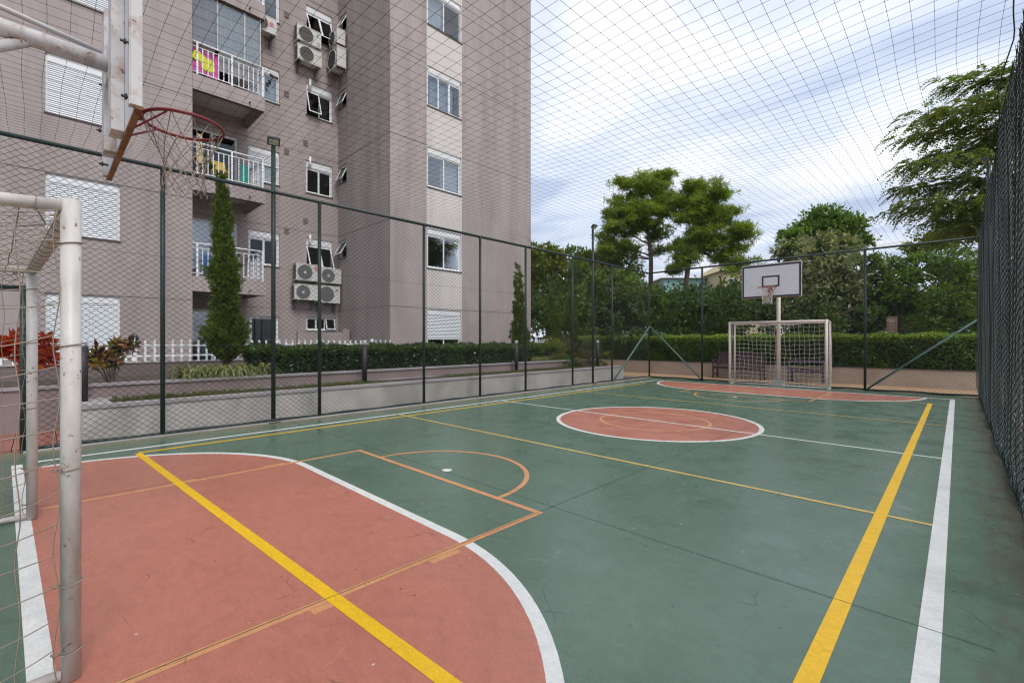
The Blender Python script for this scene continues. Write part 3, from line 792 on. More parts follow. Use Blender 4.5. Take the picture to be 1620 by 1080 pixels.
def window(axis, c, a0, a1, z0, z1, box=.2, shut=0.0, split=2, tilt=None, curtain=None, sill=True, blind=None, glass='glass', name='window', doors=False):
    """Framed window as a part of the building; panes, shutter, sill and so on are its sub-parts."""
    def P(a, z, d): return (c + d, a, z) if axis == 'X' else (a, c - d, z)
    def bx(m_, p0, p1, q0, q1, d0, d1):
        m_.hexa([P(p0, q0, d0), P(p1, q0, d0), P(p1, q0, d1), P(p0, q0, d1), P(p0, q1, d0), P(p1, q1, d0), P(p1, q1, d1), P(p0, q1, d1)])
    fr = MB(); fw = .036
    zt = z1 - box
    bx(fr, a0, a0 + fw, z0, z1, -.13, -.05); bx(fr, a1 - fw, a1, z0, z1, -.13, -.05)
    bx(fr, a0 + fw, a1 - fw, z0, z0 + fw, -.13, -.05)
    bx(fr, a0 + fw, a1 - fw, zt - fw, zt, -.13, -.05)
    if box:
        bx(fr, a0 + fw, a1 - fw, zt, z1, -.13, -.035)
        bx(fr, a0 + fw + .01, a1 - fw - .01, zt + .02, z1 - .06, -.034, -.026)
    ob = fr.build(name, M['white_metal'], bld)
    i0, i1, j0, j1 = a0 + fw, a1 - fw, z0 + fw, zt - fw
    w = (i1 - i0)/split
    for k in range(split):
        p0, p1 = i0 + w*k, i0 + w*(k+1)
        if tilt and tilt[k]:
            sn, cs = math.sin(tilt[k]), math.cos(tilt[k]); H = j1 - j0
            def T(a, s_, d): return P(a, j1 - s_*cs + d*sn*.0, -.07 + s_*sn + d)
            sash = MB()
            def sb(a_, b_, s0, s1):
                sash.hexa([T(a_, s1, -.015), T(b_, s1, -.015), T(b_, s1, .015), T(a_, s1, .015), T(a_, s0, -.015), T(b_, s0, -.015), T(b_, s0, .015), T(a_, s0, .015)])
            sb(p0, p0 + .035, 0, H); sb(p1 - .035, p1, 0, H); sb(p0 + .035, p1 - .035, 0, .035); sb(p0 + .035, p1 - .035, H - .035, H)
            sash.build('sash', M['white_metal'], ob)
            MB().quad(T(p0 + .03, H - .03, 0), T(p1 - .03, H - .03, 0), T(p1 - .03, .03, 0), T(p0 + .03, .03, 0)).build('pane', M[glass], ob)
        else:
            off = -.075 if k % 2 == 0 else -.100
            s_ = MB()
            for q in ((p0, p0 + .035, j0, j1), (p1 - .035, p1, j0, j1), (p0 + .035, p1 - .035, j0, j0 + .04), (p0 + .035, p1 - .035, j1 - .04, j1)):
                bx(s_, *q, off - .012, off + .012)
            s_.build('sash', M['white_metal'], ob)
            q = MB(); bx(q, p0 + .035, p1 - .035, j0 + .04, j1 - .04, off - .003, off + .003); q.build('pane', M[glass], ob)
    if shut > 0:
        zb = j1 - (j1 - z0)*shut; s_ = MB(); n = max(3, int((j1 + fw - zb)/.048)); h = (j1 + fw - zb)/n
        for k in range(n):
            q0 = zb + h*k
            s_.quad(P(i0, q0 + .006, -.052), P(i1, q0 + .006, -.052), P(i1, q0 + h*.5, -.040), P(i0, q0 + h*.5, -.040))
            s_.quad(P(i0, q0 + h*.5, -.040), P(i1, q0 + h*.5, -.040), P(i1, q0 + h, -.050), P(i0, q0 + h, -.050))
            s_.quad(P(i0, q0, -.058), P(i1, q0, -.058), P(i1, q0 + .006, -.058), P(i0, q0 + .006, -.058))
        s_.build('shutter', M['shutter'], ob)
    if curtain:
        for (f0, f1, mt) in curtain:
            s_ = MB(); n = 24
            for k in range(n):
                u0, u1 = f0 + (f1 - f0)*k/n, f0 + (f1 - f0)*(k+1)/n
                d0, d1 = -.24 + .025*math.sin(k*1.9), -.24 + .025*math.sin((k+1)*1.9)
                s_.quad(P(i0 + (i1 - i0)*u0, j0, d0), P(i0 + (i1 - i0)*u1, j0, d1), P(i0 + (i1 - i0)*u1, j1, d1), P(i0 + (i1 - i0)*u0, j1, d0))
            s_.build('curtain', M[mt], ob)
    if blind:
        f0, f1 = blind; s_ = MB(); n = int((j1 - j0)/.05)
        for k in range(n):
            q0 = j0 + (j1 - j0)*k/n
            s_.quad(P(i0 + (i1 - i0)*f0, q0, -.05), P(i0 + (i1 - i0)*f1, q0, -.05), P(i0 + (i1 - i0)*f1, q0 + .022, -.066), P(i0 + (i1 - i0)*f0, q0 + .022, -.066))
        s_.build('blind', M['curtain'], ob)
    if sill:
        s_ = MB(); bx(s_, a0 - .02, a1 + .02, z0 - .035, z0 - .001, -.14, .03); s_.build('sill', M['sill'], ob)
    return ob

# --- left wing
WL = (.06, 1.38)
lw_open = []
for k in range(6): lw_open.append((WL[0], WL[1], 1.10 + FLH*k, 2.48 + FLH*k))
for k in range(6): lw_open.append((-4.6, -3.2, 1.10 + FLH*k, 2.48 + FLH*k))
facade('wall', 'X', XL, -12, YRET, 0, ZTOP, lw_open, GROOVES, M['wall'])
for i, o_ in enumerate(lw_open): window('X', XL, *o_[:4], box=.20, shut=.93 if i == 0 else 1.0, split=2)
# return wall of the left wing towards the balconies (facing +Y)
b = MB().quad((XL, YRET, 0), (XB, YRET, 0), (XB, YRET, ZTOP), (XL, YRET, ZTOP)); b.build('wall', M['wall'], bld)

# --- recess back wall
rb_open = []
KW = (6.62, 7.58)
for k in range(6):
    zf = .42 + FLH*k                                  # floor level of the storey
    if k == 0:
        rb_open += [(3.05, 4.45, .45, 2.36), (4.80, 5.70, .60, 2.20), (6.62, 7.72, 1.75, 2.24)]
    else:
        rb_open += [(3.05, 4.45, zf, zf + 1.95), (4.76, 5.72, 1.13 + FLH*k, 2.27 + FLH*k), (KW[0], KW[1], 1.12 + FLH*k, 2.28 + FLH*k)]
facade('wall', 'X', XB, YRET, YRC, 0, ZTOP, rb_open, GROOVES, M['wall'])
tl = math.radians
for k in range(6):
    d, w_, kt = rb_open[3*k:3*k+3]
    if k == 0:
        window('X', XB, *d, box=.0, split=2, sill=False, curtain=[(.30, 1.0, 'teal')], name='balcony_door', glass='glass_clear')
        window('X', XB, *w_, box=.0, split=1, sill=False, name='door')
        window('X', XB, *kt, box=.0, split=3, tilt=(0, 0, tl(16)), sill=True)
    elif k == 1:
        window('X', XB, *d, box=.0, split=2, sill=False, curtain=[(.0, .45, 'curtain')], name='balcony_door', glass='glass_clear')
        window('X', XB, *w_, box=.22, split=2)
        window('X', XB, *kt, box=.24, split=2, tilt=(tl(24), tl(24)))
    elif k == 2:
        window('X', XB, *d, box=.0, split=2, sill=False, name='balcony_door')
        window('X', XB, *w_, box=.22, split=2, shut=.35, curtain=[(.5, 1.0, 'curtain')], glass='glass_clear')
        window('X', XB, *kt, box=.24, split=2)
    elif k == 3:
        window('X', XB, *d, box=.0, split=2, sill=False, name='balcony_door')
        window('X', XB, *w_, box=.22, split=2, curtain=[(.0, 1.0, 'curtain')], glass='glass_clear')
        window('X', XB, *kt, box=.24, split=2, tilt=(tl(18), 0), curtain=[(.55, .8, 'curtain')])
    else:
        window('X', XB, *d, box=.0, split=2, sill=False, name='balcony_door')
        window('X', XB, *w_, box=.22, split=2)
        window('X', XB, *kt, box=.24, split=2, tilt=(tl(24), tl(24)))
# --- return wall of the right block (facing the camera) with small bathroom windows
rt_open = [(-16.66, -16.06, 1.66 + FLH*k, 2.30 + FLH*k) for k in range(1, 6)]
facade('wall', 'Y', YRC, XB, XR, 0, ZTOP, rt_open, GROOVES, M['wall'])
for k, o_ in enumerate(rt_open): window('Y', YRC, *o_, box=.0, split=1, tilt=(tl((30, 24, 22, 26, 20)[k]),), sill=True)
# --- right block front: mauve, pale window stripe, mauve
facade('wall', 'X', XR, YRC, 9.21, 0, ZTOP, [], GROOVES, M['wall'])
rw_open = [(9.24, 10.74, 1.10 + FLH*k, 2.47 + FLH*k) for k in range(6)]
facade('pale_wall_stripe', 'X', XR, 9.21, 10.77, 0, ZTOP, rw_open, [2.50], M['wall_light'])
facade('wall', 'X', XR, 10.77, YEND, 0, ZTOP, [], GROOVES, M['wall'])
window('X', XR, *rw_open[0], box=.20, shut=.72, split=2)
window('X', XR, *rw_open[1], box=.20, split=2)
window('X', XR, *rw_open[2], box=.20, split=2, curtain=[(.47, 1.0, 'curtain')], glass='glass_clear')
window('X', XR, *rw_open[3], box=.20, split=3, curtain=[(.15, .85, 'curtain')], blind=(.82, 1.0), glass='glass_clear')
window('X', XR, *rw_open[4], box=.20, split=2, blind=(.52, 1.0), curtain=[(.0, .5, 'curtain')], glass='glass_clear')
window('X', XR, *rw_open[5], box=.20, split=2)
# hidden sides and roof
MB().quad((XR, YEND, 0), (XR - 14, YEND, 0), (XR - 14, YEND, ZTOP), (XR, YEND, ZTOP)).build('wall', M['wall'], bld)
MB().quad((XR - 14, YEND, 0), (XR - 14, -12, 0), (XR - 14, -12, ZTOP), (XR - 14, YEND, ZTOP)).build('wall', M['wall'], bld)
MB().quad((XR - 14, -12, 0), (XL, -12, 0), (XL, -12, ZTOP), (XR - 14, -12, ZTOP)).build('wall', M['wall'], bld)
MB().box(XR - 14.2, XL + .1, -12.2, YRET, ZTOP, ZTOP + .25).box(XR - 14.2, XB + .1, YRET, YRC, ZTOP, ZTOP + .25).box(XR - 14.2, XR + .1, YRC, YEND + .1, ZTOP, ZTOP + .25).build('roof', M['wall_dark'], bld)

# --- balconies
YB1 = 4.74
for k in range(1, 6):
    zb, zt = 2.76 + FLH*(k - 1), 3.19 + FLH*(k - 1)
    bal = MB().box(XB + .01, XL - .002, YRET + .005, YB1, zt - .14, zt)
    bal.box(XL - .14, XL - .002, YRET + .005, YB1, zb, zt - .14).box(XB + .01, XL - .14, YB1 - .14, YB1, zb + .02, zt - .14)
    bal = bal.build('balcony', M['wall'], bld)
    MB().box(XB + .02, XL - .14, YRET + .01, YB1 - .14, zt - .17, zt - .141).build('soffit', M['soffit'], bal)
    MB().box(XL - .139, XL - .004, YRET + .01, YB1 - .004, zb - .012, zb - .001).build('drip_edge', M['wall_dark'], bal)
    MB().box(XB + .02, XL - .141, YB1 - .139, YB1 - .004, zb + .008, zb + .019).build('drip_edge', M['wall_dark'], bal)
    xr = XL - .05; z0, z1 = zt + .07, zt + .90
    def rail(p, q, r_): MB().tube([p, q], r_, 8).build('rail', M['white_metal'], bal, True)
    rail((xr, YRET + .01, z1), (xr, YB1 - .05, z1), .026); rail((xr, YRET + .01, z1 - .13), (xr, YB1 - .05, z1 - .13), .014); rail((xr, YRET + .01, z0), (xr, YB1 - .05, z0), .016)
    rail((xr, YB1 - .05, z1), (XB + .02, YB1 - .05, z1), .026); rail((xr, YB1 - .05, z1 - .13), (XB + .02, YB1 - .05, z1 - .13), .014); rail((xr, YB1 - .05, z0), (XB + .02, YB1 - .05, z0), .016)
    for y in (YRET + .12, (YRET + YB1)/2 + .05, YB1 - .05): MB().box(xr - .022, xr + .022, y - .022, y + .022, zt, z1).build('rail_post', M['white_metal'], bal)
    n = 13
    for i in range(1, n):
        y = YRET + .12 + (YB1 - YRET - .17)*i/n
        if abs(y - ((YRET + YB1)/2 + .05)) < .05: continue
        MB().box(xr - .011, xr + .011, y - .011, y + .011, z0, z1 - .13).build('baluster', M['white_metal'], bal)
    for i in range(1, 12):
        x = xr - (xr - XB)*i/12
        MB().box(x - .011, x + .011, YB1 - .061, YB1 - .039, z0, z1 - .13).build('baluster', M['white_metal'], bal)
    if k == 3:     # glazed-in balcony with a safety net
        ztop = zb + FLH
        gp = [(YRET + .02, YRET + .62), (YRET + .62, YRET + 1.32), (YRET + 1.32, YB1 - .10)]
        for (p0, p1) in gp:
            q = MB().box(xr - .045, xr - .037, p0 + .01, p1 - .01, z1 + .03, ztop - .03); q.build('glass_panel', M['glass_clear'], bal)
            MB().box(xr - .055, xr - .027, p1 - .016, p1 + .006, z1 + .027, ztop - .001).build('glazing_bar', M['white_metal'], bal)
        for (p0, p1, mt) in ((YRET + .04, YRET + .58, 'mauve_low'), (YRET + .66, YB1 - .12, 'curtain')):
            s_ = MB(); n_ = 30
            for q_ in range(n_):
                ya, yb_ = p0 + (p1 - p0)*q_/n_, p0 + (p1 - p0)*(q_ + 1)/n_
                s_.quad((xr - .16 + .02*(q_ % 2), ya, z1 - .5), (xr - .16 + .02*((q_ + 1) % 2), yb_, z1 - .5), (xr - .16 + .02*((q_ + 1) % 2), yb_, ztop - .05), (xr - .16 + .02*(q_ % 2), ya, ztop - .05))
            s_.build('vertical_blind', M[mt], bal)
        w = Wires()
        for y in np.arange(YRET + .05, YB1 - .03, .055):
            w.line([(xr - .012, y, z1), (xr - .012, y + .02, ztop)])
        for z in np.arange(z1, ztop, .055): w.line([(xr - .012, YRET + .02, z), (xr - .012, YB1 - .05, z), (XB + .1, YB1 - .05, z)])
        for x in np.arange(XB + .1, xr, .055): w.line([(x, YB1 - .05, z1), (x, YB1 - .05, ztop)])
        w.build('safety_net', .0022, M['rope'], bal)['kind'] = 'stuff'
    # drain spout
    MB().tube([(XL - .01, YB1 - .42, zb + .12), (XL + .10, YB1 - .42, zb + .10)], .022, 8).build('drain_spout', M['wall_dark'], bal)
# small vents and pipes on the recess wall
for (y, z) in ((5.95, 9.95), (5.95, 7.95), (6.60, 8.45), (5.95, 5.2), (6.60, 5.65), (5.95, 12.7)):
    MB().box(XB - .002, XB + .02, y - .075, y + .075, z - .10, z + .10).build('vent', M['mauve_dark'], bld)
for z in (10.72, 7.94, 5.15): MB().tube([(XB + .05, 6.74, z - .35), (XB + .05, 6.74, z + .05)], .045, 10).build('flue_pipe', M['white_metal'], bld, True)
# ground floor: screen wall of the service yard
MB().box(XB + .9, XB + 1.02, 5.95, 7.55, 0, 1.68).box(XB + .9, XB + 1.05, 7.50, 7.74, 0, 1.80).build('yard_wall', M['wall'], bld)

# ------------------------------------------------------------------ air conditioners
def ac(loc, face, label, w=.80, h=.55, d=.29, grille='ac_grille', badge=None, hub=False, fan_side=-1):
    """Outdoor unit; face = direction the fan looks ('X' towards +X, 'Y' towards -Y). loc = bottom centre at the wall."""
    t = thing('air_conditioner', loc, label, 'air conditioner', 'outdoor air conditioner units on the facade')
    x, y, z = loc
    n = Vector((1, 0, 0)) if face == 'X' else Vector((0, -1, 0))
    s = Vector((0, 1, 0)) if face == 'X' else Vector((1, 0, 0))
    o0 = Vector(loc) + n*.10
    def bx(m_, s0, s1, z0, z1, d0, d1):
        m_.hexa([tuple(o0 + s*a + n*c_ + Vector((0, 0, b_))) for b_ in (z0, z1) for a, c_ in ((s0, d0), (s1, d0), (s1, d1), (s0, d1))])
    m_ = MB(); bx(m_, -w/2, w/2, .03, h, 0, d); bx(m_, -w/2 - .008, w/2 + .008, h, h + .018, -.01, d + .012)
    m_.build('casing', M['ac_white'], t)
    m_ = MB(); bx(m_, -w/2 + .05, -w/2 + .13, .0, .03, .02, d - .02); bx(m_, w/2 - .13, w/2 - .05, .0, .03, .02, d - .02); m_.build('feet', M['black'], t)
    fc = o0 + s*(fan_side*w*.13) + Vector((0, 0, h*.5 + .015)) + n*(d + .002)
    r = h*.43
    m_ = MB().disc(fc, n, r, 28); fan = m_.build('fan_grille', M[grille], t)
    q = MB()
    for k in range(1, 7): q.disc(fc + n*.006, n, r*k/6.3, 24, r*k/6.3 - .008)
    for k in range(8):
        a = 2*PI*k/8; v = s*math.cos(a) + Vector((0, 0, 1))*math.sin(a); pv = s*(-math.sin(a)) + Vector((0, 0, 1))*math.cos(a)
        q.quad(fc + n*.007 - pv*.004, fc + n*.007 + pv*.004, fc + n*.007 + v*r*.96 + pv*.004, fc + n*.007 + v*r*.96 - pv*.004)
    q.build('grille_rings', M['ac_side'], fan)
    q = MB().torus(fc, n, r + .012, .014, 28, 6); q.build('grille_collar', M['ac_white'], fan, True)
    if hub: MB().disc(fc + n*.010, n, .045, 14).build('fan_hub', M['ac_white'], fan)
    m_ = MB(); bx(m_, -w/2 - .002, -w/2 - .001, .06, h - .04, .03, d - .03); m_.build('coil', M['ac_side'], t)
    for k in range(9):
        pass
    for sg in (-1, 1):
        br = MB(); a = sg*w*.36
        bx(br, a - .02, a + .02, -.04, -.001, -.10, d + .02); bx(br, a - .02, a + .02, -.30, -.04, -.10, -.07)
        br.tube([tuple(o0 + s*a + n*(-.08) + Vector((0, 0, -.28))), tuple(o0 + s*a + n*(d - .02) + Vector((0, 0, -.03)))], .012, 6)
        br.build('bracket', M['mauve_dark'], t)
    if badge:
        kind, su, zu = badge
        bc = o0 + s*(su*w) + Vector((0, 0, zu*h)) + n*(d + .003)
        if kind in ('red', 'pink'):
            if kind == 'pink': MB().disc(bc - n*.0015, n, .085, 20).build('badge_ring', M['badge_pink'], t)
            bd = MB().disc(bc, n, .052, 20).build('badge', M['badge_red'], t)
            q = MB().disc(bc + n*.001, n, .036, 18, .029)
            q.quad(bc + n*.0012 - s*.006 - Vector((0,0,.018)), bc + n*.0012 + s*.0 - Vector((0,0,.018)), bc + n*.0012 + s*.0 + Vector((0,0,.018)), bc + n*.0012 - s*.006 + Vector((0,0,.018)))
            q.quad(bc + n*.0012 - Vector((0,0,.018)), bc + n*.0012 + s*.014 - Vector((0,0,.018)), bc + n*.0012 + s*.014 - Vector((0,0,.012)), bc + n*.0012 - Vector((0,0,.012)))
            q.build('badge_print', M['ac_white'], bd)
        else:
            q = MB(); q.quad(bc - s*.05, bc + s*.03 - Vector((0,0,.05)), bc + s*.06 + Vector((0,0,.05)), bc - s*.02 + Vector((0,0,.02))); q.build('badge', M['badge_teal'], t)
            q = MB(); cc = bc - Vector((0, 0, h*.55)) + s*.04
            for (a0_, a1_, b0_, b1_) in ((-.05,.05,.05,.062),(-.05,.05,-.062,-.05),(-.05,-.038,-.05,.05),(.038,.05,-.05,.05),(-.012,0,-.03,.03)):
                q.quad(cc + s*a0_ + Vector((0,0,b0_)), cc + s*a1_ + Vector((0,0,b0_)), cc + s*a1_ + Vector((0,0,b1_)), cc + s*a0_ + Vector((0,0,b1_)))
            q.build('energy_sticker', M['badge_navy'], t)
    return t
# lower cluster of four below the first-floor kitchen window
ac((XB, 6.48, 2.78), 'X', 'lower left of four air conditioners below the open first-floor window, no badge', .82, .56, grille='ac_grey', hub=True)
ac((XB, 7.30, 2.72), 'X', 'larger lower right air conditioner of the four, with red round badge', .80, .64, grille='ac_grey', badge=('red', .34, .78))
ac((XB, 6.54, 3.46), 'X', 'upper left of four air conditioners, with pink ringed red badge', .82, .60, grille='ac_grey', badge=('pink', .36, .78), hub=True)
ac((XB, 7.36, 3.44), 'X', 'upper right of four air conditioners, pale hub, half behind a fence post', .78, .56, grille='ac_grey', hub=True)
# upper cluster around the third-floor kitchen window
ac((XB, 6.60, 11.12), 'X', 'lower of two air conditioners with brown round grille under fourth-floor window', .84, .56)
ac((XB, 6.58, 11.78), 'X', 'brown grilled air conditioner with teal badge and dark sticker, fourth floor', .84, .58, badge=('teal', .33, .80))
ac((-16.25, YRC, 12.05), 'Y', 'upper air conditioner on the shaded side wall in the building corner', .60, .55, d=.32)
ac((-16.22, YRC, 11.18), 'Y', 'lower boxy air conditioner on the shaded side wall in the building corner', .68, .74, d=.34, badge=('teal', .3, .86))
ac((XB, 5.10, 11.55), 'X', 'air conditioner with pink round badge beside the topmost visible balcony', .80, .55, badge=('pink', .3, .6))

# ------------------------------------------------------------------ things on the balconies
def cloth(name, mat, P, n=8, m=6):
    V, Qd = [], []
    for i in range(n + 1):
        for j in range(m + 1): V.append(P(i/n, j/m))
    for i in range(n):
        for j in range(m): a = i*(m+1) + j; Qd.append((a, a+1, a+m+2, a+m+1))
    return V, Qd
zr = 3.19 + FLH*2
V, Qd = cloth('beach_towel', None, lambda u, v: (XL - .105 + .012*math.sin(u*9) + .01*v, YRET + .03 + .62*u + .02*math.sin(v*5), zr + .74 - v*(.62 + .08*u)))
tw_ = thing('beach_towel', (XL, YRET + .3, zr), 'pink towel with yellow flower print hanging on the third-floor balcony railing', 'towel')
q = MB(); q.v = V; q.f = Qd; q.build('cloth', M['pink'], tw_, True)
q = MB()
for (u, v, r) in ((.16, .20, .10), (.30, .30, .12), (.62, .42, .13), (.50, .60, .12), (.66, .62, .11), (.42, .42, .10), (.10, .34, .09)):
    p = (XL - .088 + .012*math.sin(u*9) + .01*v, YRET + .03 + .62*u, zr + .72 - v*.66); q.disc(p, (1, 0, 0), r, 16)
    q.v[-16:] = [(x + .0008*len(q.f), y, z) for x, y, z in q.v[-16:]]
q.build('flower_print', M['lime'], tw_)
def plastic_chair(loc, mat, label):
    x, y, z = loc
    t = thing('chair', loc, label, 'chair')
    MB().box(x - .2, x + .2, y - .2, y + .2, z + .40, z + .43).build('seat', mat, t)
    MB().hexa([(x - .2, y - .2, z + .43), (x - .17, y - .2, z + .43), (x - .17, y + .2, z + .43), (x - .2, y + .2, z + .43), (x - .27, y - .17, z + .80), (x - .24, y - .17, z + .80), (x - .24, y + .17, z + .80), (x - .27, y + .17, z + .80)]).build('backrest', mat, t)
    for sx in (-1, 1):
        for sy in (-1, 1): MB().tube([(x + sx*.17, y + sy*.17, z + .40), (x + sx*.21, y + sy*.21, z)], .013, 6).build('leg', M['cream'], t)
z2 = 3.19 + FLH + .001
plastic_chair((-15.75, 3.72, z2), M['yellow'], 'yellow chair behind the white railing of the second-floor balcony')
t = thing('potted_plant', (-15.5, 3.22, z2), 'green leafy pot plant beside yellow chair on second-floor balcony', 'plant')
MB().tube([(-15.5, 3.25, z2), (-15.5, 3.25, z2 + .28)], [.11, .15], 12).build('pot', M['sill'], t)
t_bal_plant = t
V, Qd = cloth('towel', None, lambda u, v: (XL - .02 + .02*math.sin(u*7), YRET + .10 + .13*u, z2 + 1.15 - v*.80))
q = MB(); q.v = V; q.f = Qd; tag(q.build('hanging_cloth', M['cream'], None, True), 'cream cloth hanging at the left end of the second-floor balcony', 'cloth')
V, Qd = cloth('towel', None, lambda u, v: (-16.10 + .03*math.sin(u*7), YB1 - .40 + .26*u, z2 + .92 - v*.80))
q = MB(); q.v = V; q.f = Qd; tag(q.build('hanging_cloth', M['teal'], None, True), 'teal green cloth hanging at the right end of the second-floor balcony', 'cloth')
z1_ = 3.19 + .001
V, Qd = cloth('towel', None, lambda u, v: (XL - .14 + .02*math.sin(u*9), YRET + .25 + .55*u, z1_ + .62 - v*.58))
q = MB(); q.v = V; q.f = Qd; tag(q.build('hanging_cloth', M['blue'], None, True), 'blue cloth behind the first-floor balcony railing next to the cypress', 'cloth')
cm = thing('security_camera', (XB + .1, 5.35, 8.5), 'small grey security camera with dark bracket beside third-floor balcony', 'camera')
p = at(432, 122, 15.3)
MB().tube([Vector((XB, p.y, p.z - .05)), p], .012, 6).build('bracket', M['black'], cm)
MB().tube([p + Vector((-.02, -.10, .05)), p + Vector((.06, .14, -.03))], .045, 10).build('housing', M['ac_grey'], cm, True)
MB().box(XB, XB + .02, p.y - .05, p.y + .05, p.z - .12, p.z + .02).build('mount_plate', M['black'], cm)
# ------------------------------------------------------------------ foliage
def unit(v): return v/np.maximum(np.linalg.norm(v, axis=-1, keepdims=True), 1e-9)
def rand_dirs(n): return unit(rng.normal(size=(n, 3)))
def leaves(C, D, L, W, fold=.25, roll=None):
    """Diamond leaves: base points C, directions D, lengths L, widths W. Returns V, Q."""
    n = len(C); D = unit(D)
    r = rand_dirs(n) if roll is None else roll
    s = unit(np.cross(D, r)); nn = np.cross(s, D)
    L = np.broadcast_to(L, (n,))[:, None]; W = np.broadcast_to(W, (n,))[:, None]
    V = np.stack([C, C + D*L*.45 + s*W*.5 + nn*W*fold, C + D*L, C + D*L*.45 - s*W*.5 + nn*W*fold], axis=1)
    Q = (np.arange(n)*4)[:, None] + np.array([[0, 1, 2, 3]])
    return V.reshape(-1, 3), Q
class Fol:
    def __init__(self): self.V = []; self.Q = []; self.n = 0
    def add(self, V, Q): self.V.append(V); self.Q.append(Q + self.n); self.n += len(V); return self
    def build(self, name, mat, parent=None):
        return arr_mesh(name, np.concatenate(self.V), np.concatenate(self.Q), mat, parent)
LF = {}
LF['hedge'] = leafmat('hedge_leaf', [(0.051, 0.117, 0.023), (0.090, 0.176, 0.032), (0.166, 0.268, 0.050)], .42, rough=.28, spec=.6)
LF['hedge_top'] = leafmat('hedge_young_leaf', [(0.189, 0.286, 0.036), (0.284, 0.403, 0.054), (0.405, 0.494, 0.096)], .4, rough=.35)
LF['hedge_left'] = leafmat('laurel_leaf', [(0.028, 0.065, 0.026), (0.049, 0.101, 0.037), (0.105, 0.161, 0.065)], .42, rough=.22, spec=.7)
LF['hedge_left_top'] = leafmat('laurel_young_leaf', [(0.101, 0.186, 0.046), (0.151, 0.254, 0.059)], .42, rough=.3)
LF['cypress'] = leafmat('cypress_leaf', [(0.063, 0.103, 0.015), (0.108, 0.164, 0.020), (0.189, 0.242, 0.029)], .42)
LF['croton_red'] = leafmat('croton_red_leaf', [(.55, .025, .015), (.62, .05, .02), (.60, .10, .02), (.34, .02, .02), (.60, .22, .03)], .42)
LF['croton_mix'] = leafmat('croton_mixed_leaf', [(.16, .20, .03), (.40, .27, .03), (.34, .05, .03), (.12, .15, .03), (.05, .02, .03), (.05, .02, .035), (.10, .02, .03)], .42)
LF['spider'] = leafmat('spider_plant_leaf', [(0.264, 0.300, 0.108), (0.432, 0.432, 0.216), (0.144, 0.216, 0.072), (0.504, 0.480, 0.288)], .42)
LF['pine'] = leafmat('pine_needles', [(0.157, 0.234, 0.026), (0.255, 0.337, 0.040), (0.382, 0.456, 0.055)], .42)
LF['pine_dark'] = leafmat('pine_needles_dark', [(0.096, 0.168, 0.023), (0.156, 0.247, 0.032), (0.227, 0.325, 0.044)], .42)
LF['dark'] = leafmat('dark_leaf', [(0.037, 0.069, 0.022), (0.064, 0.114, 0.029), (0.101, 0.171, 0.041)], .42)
LF['mid'] = leafmat('mid_green_leaf', [(0.078, 0.146, 0.029), (0.129, 0.220, 0.037), (0.207, 0.304, 0.051)], .42)
LF['yellowgreen'] = leafmat('yellow_green_leaf', [(0.112, 0.144, 0.018), (0.181, 0.213, 0.024), (0.275, 0.281, 0.040)], .35)
LF['silver'] = leafmat('silver_leaf', [(0.152, 0.179, 0.083), (0.276, 0.297, 0.158), (0.428, 0.428, 0.253), (0.097, 0.124, 0.051)], .42)
LF['feather'] = leafmat('feather_leaf', [(.075, .130, .030), (.130, .200, .038), (.220, .285, .050)], .35)
LF['feather_light'] = leafmat('feather_leaf_light', [(0.135, 0.176, 0.024), (0.216, 0.247, 0.034)], .4)
LF['greyshrub'] = leafmat('grey_shrub_leaf', [(.12, .135, .08), (.20, .20, .13)], .42)

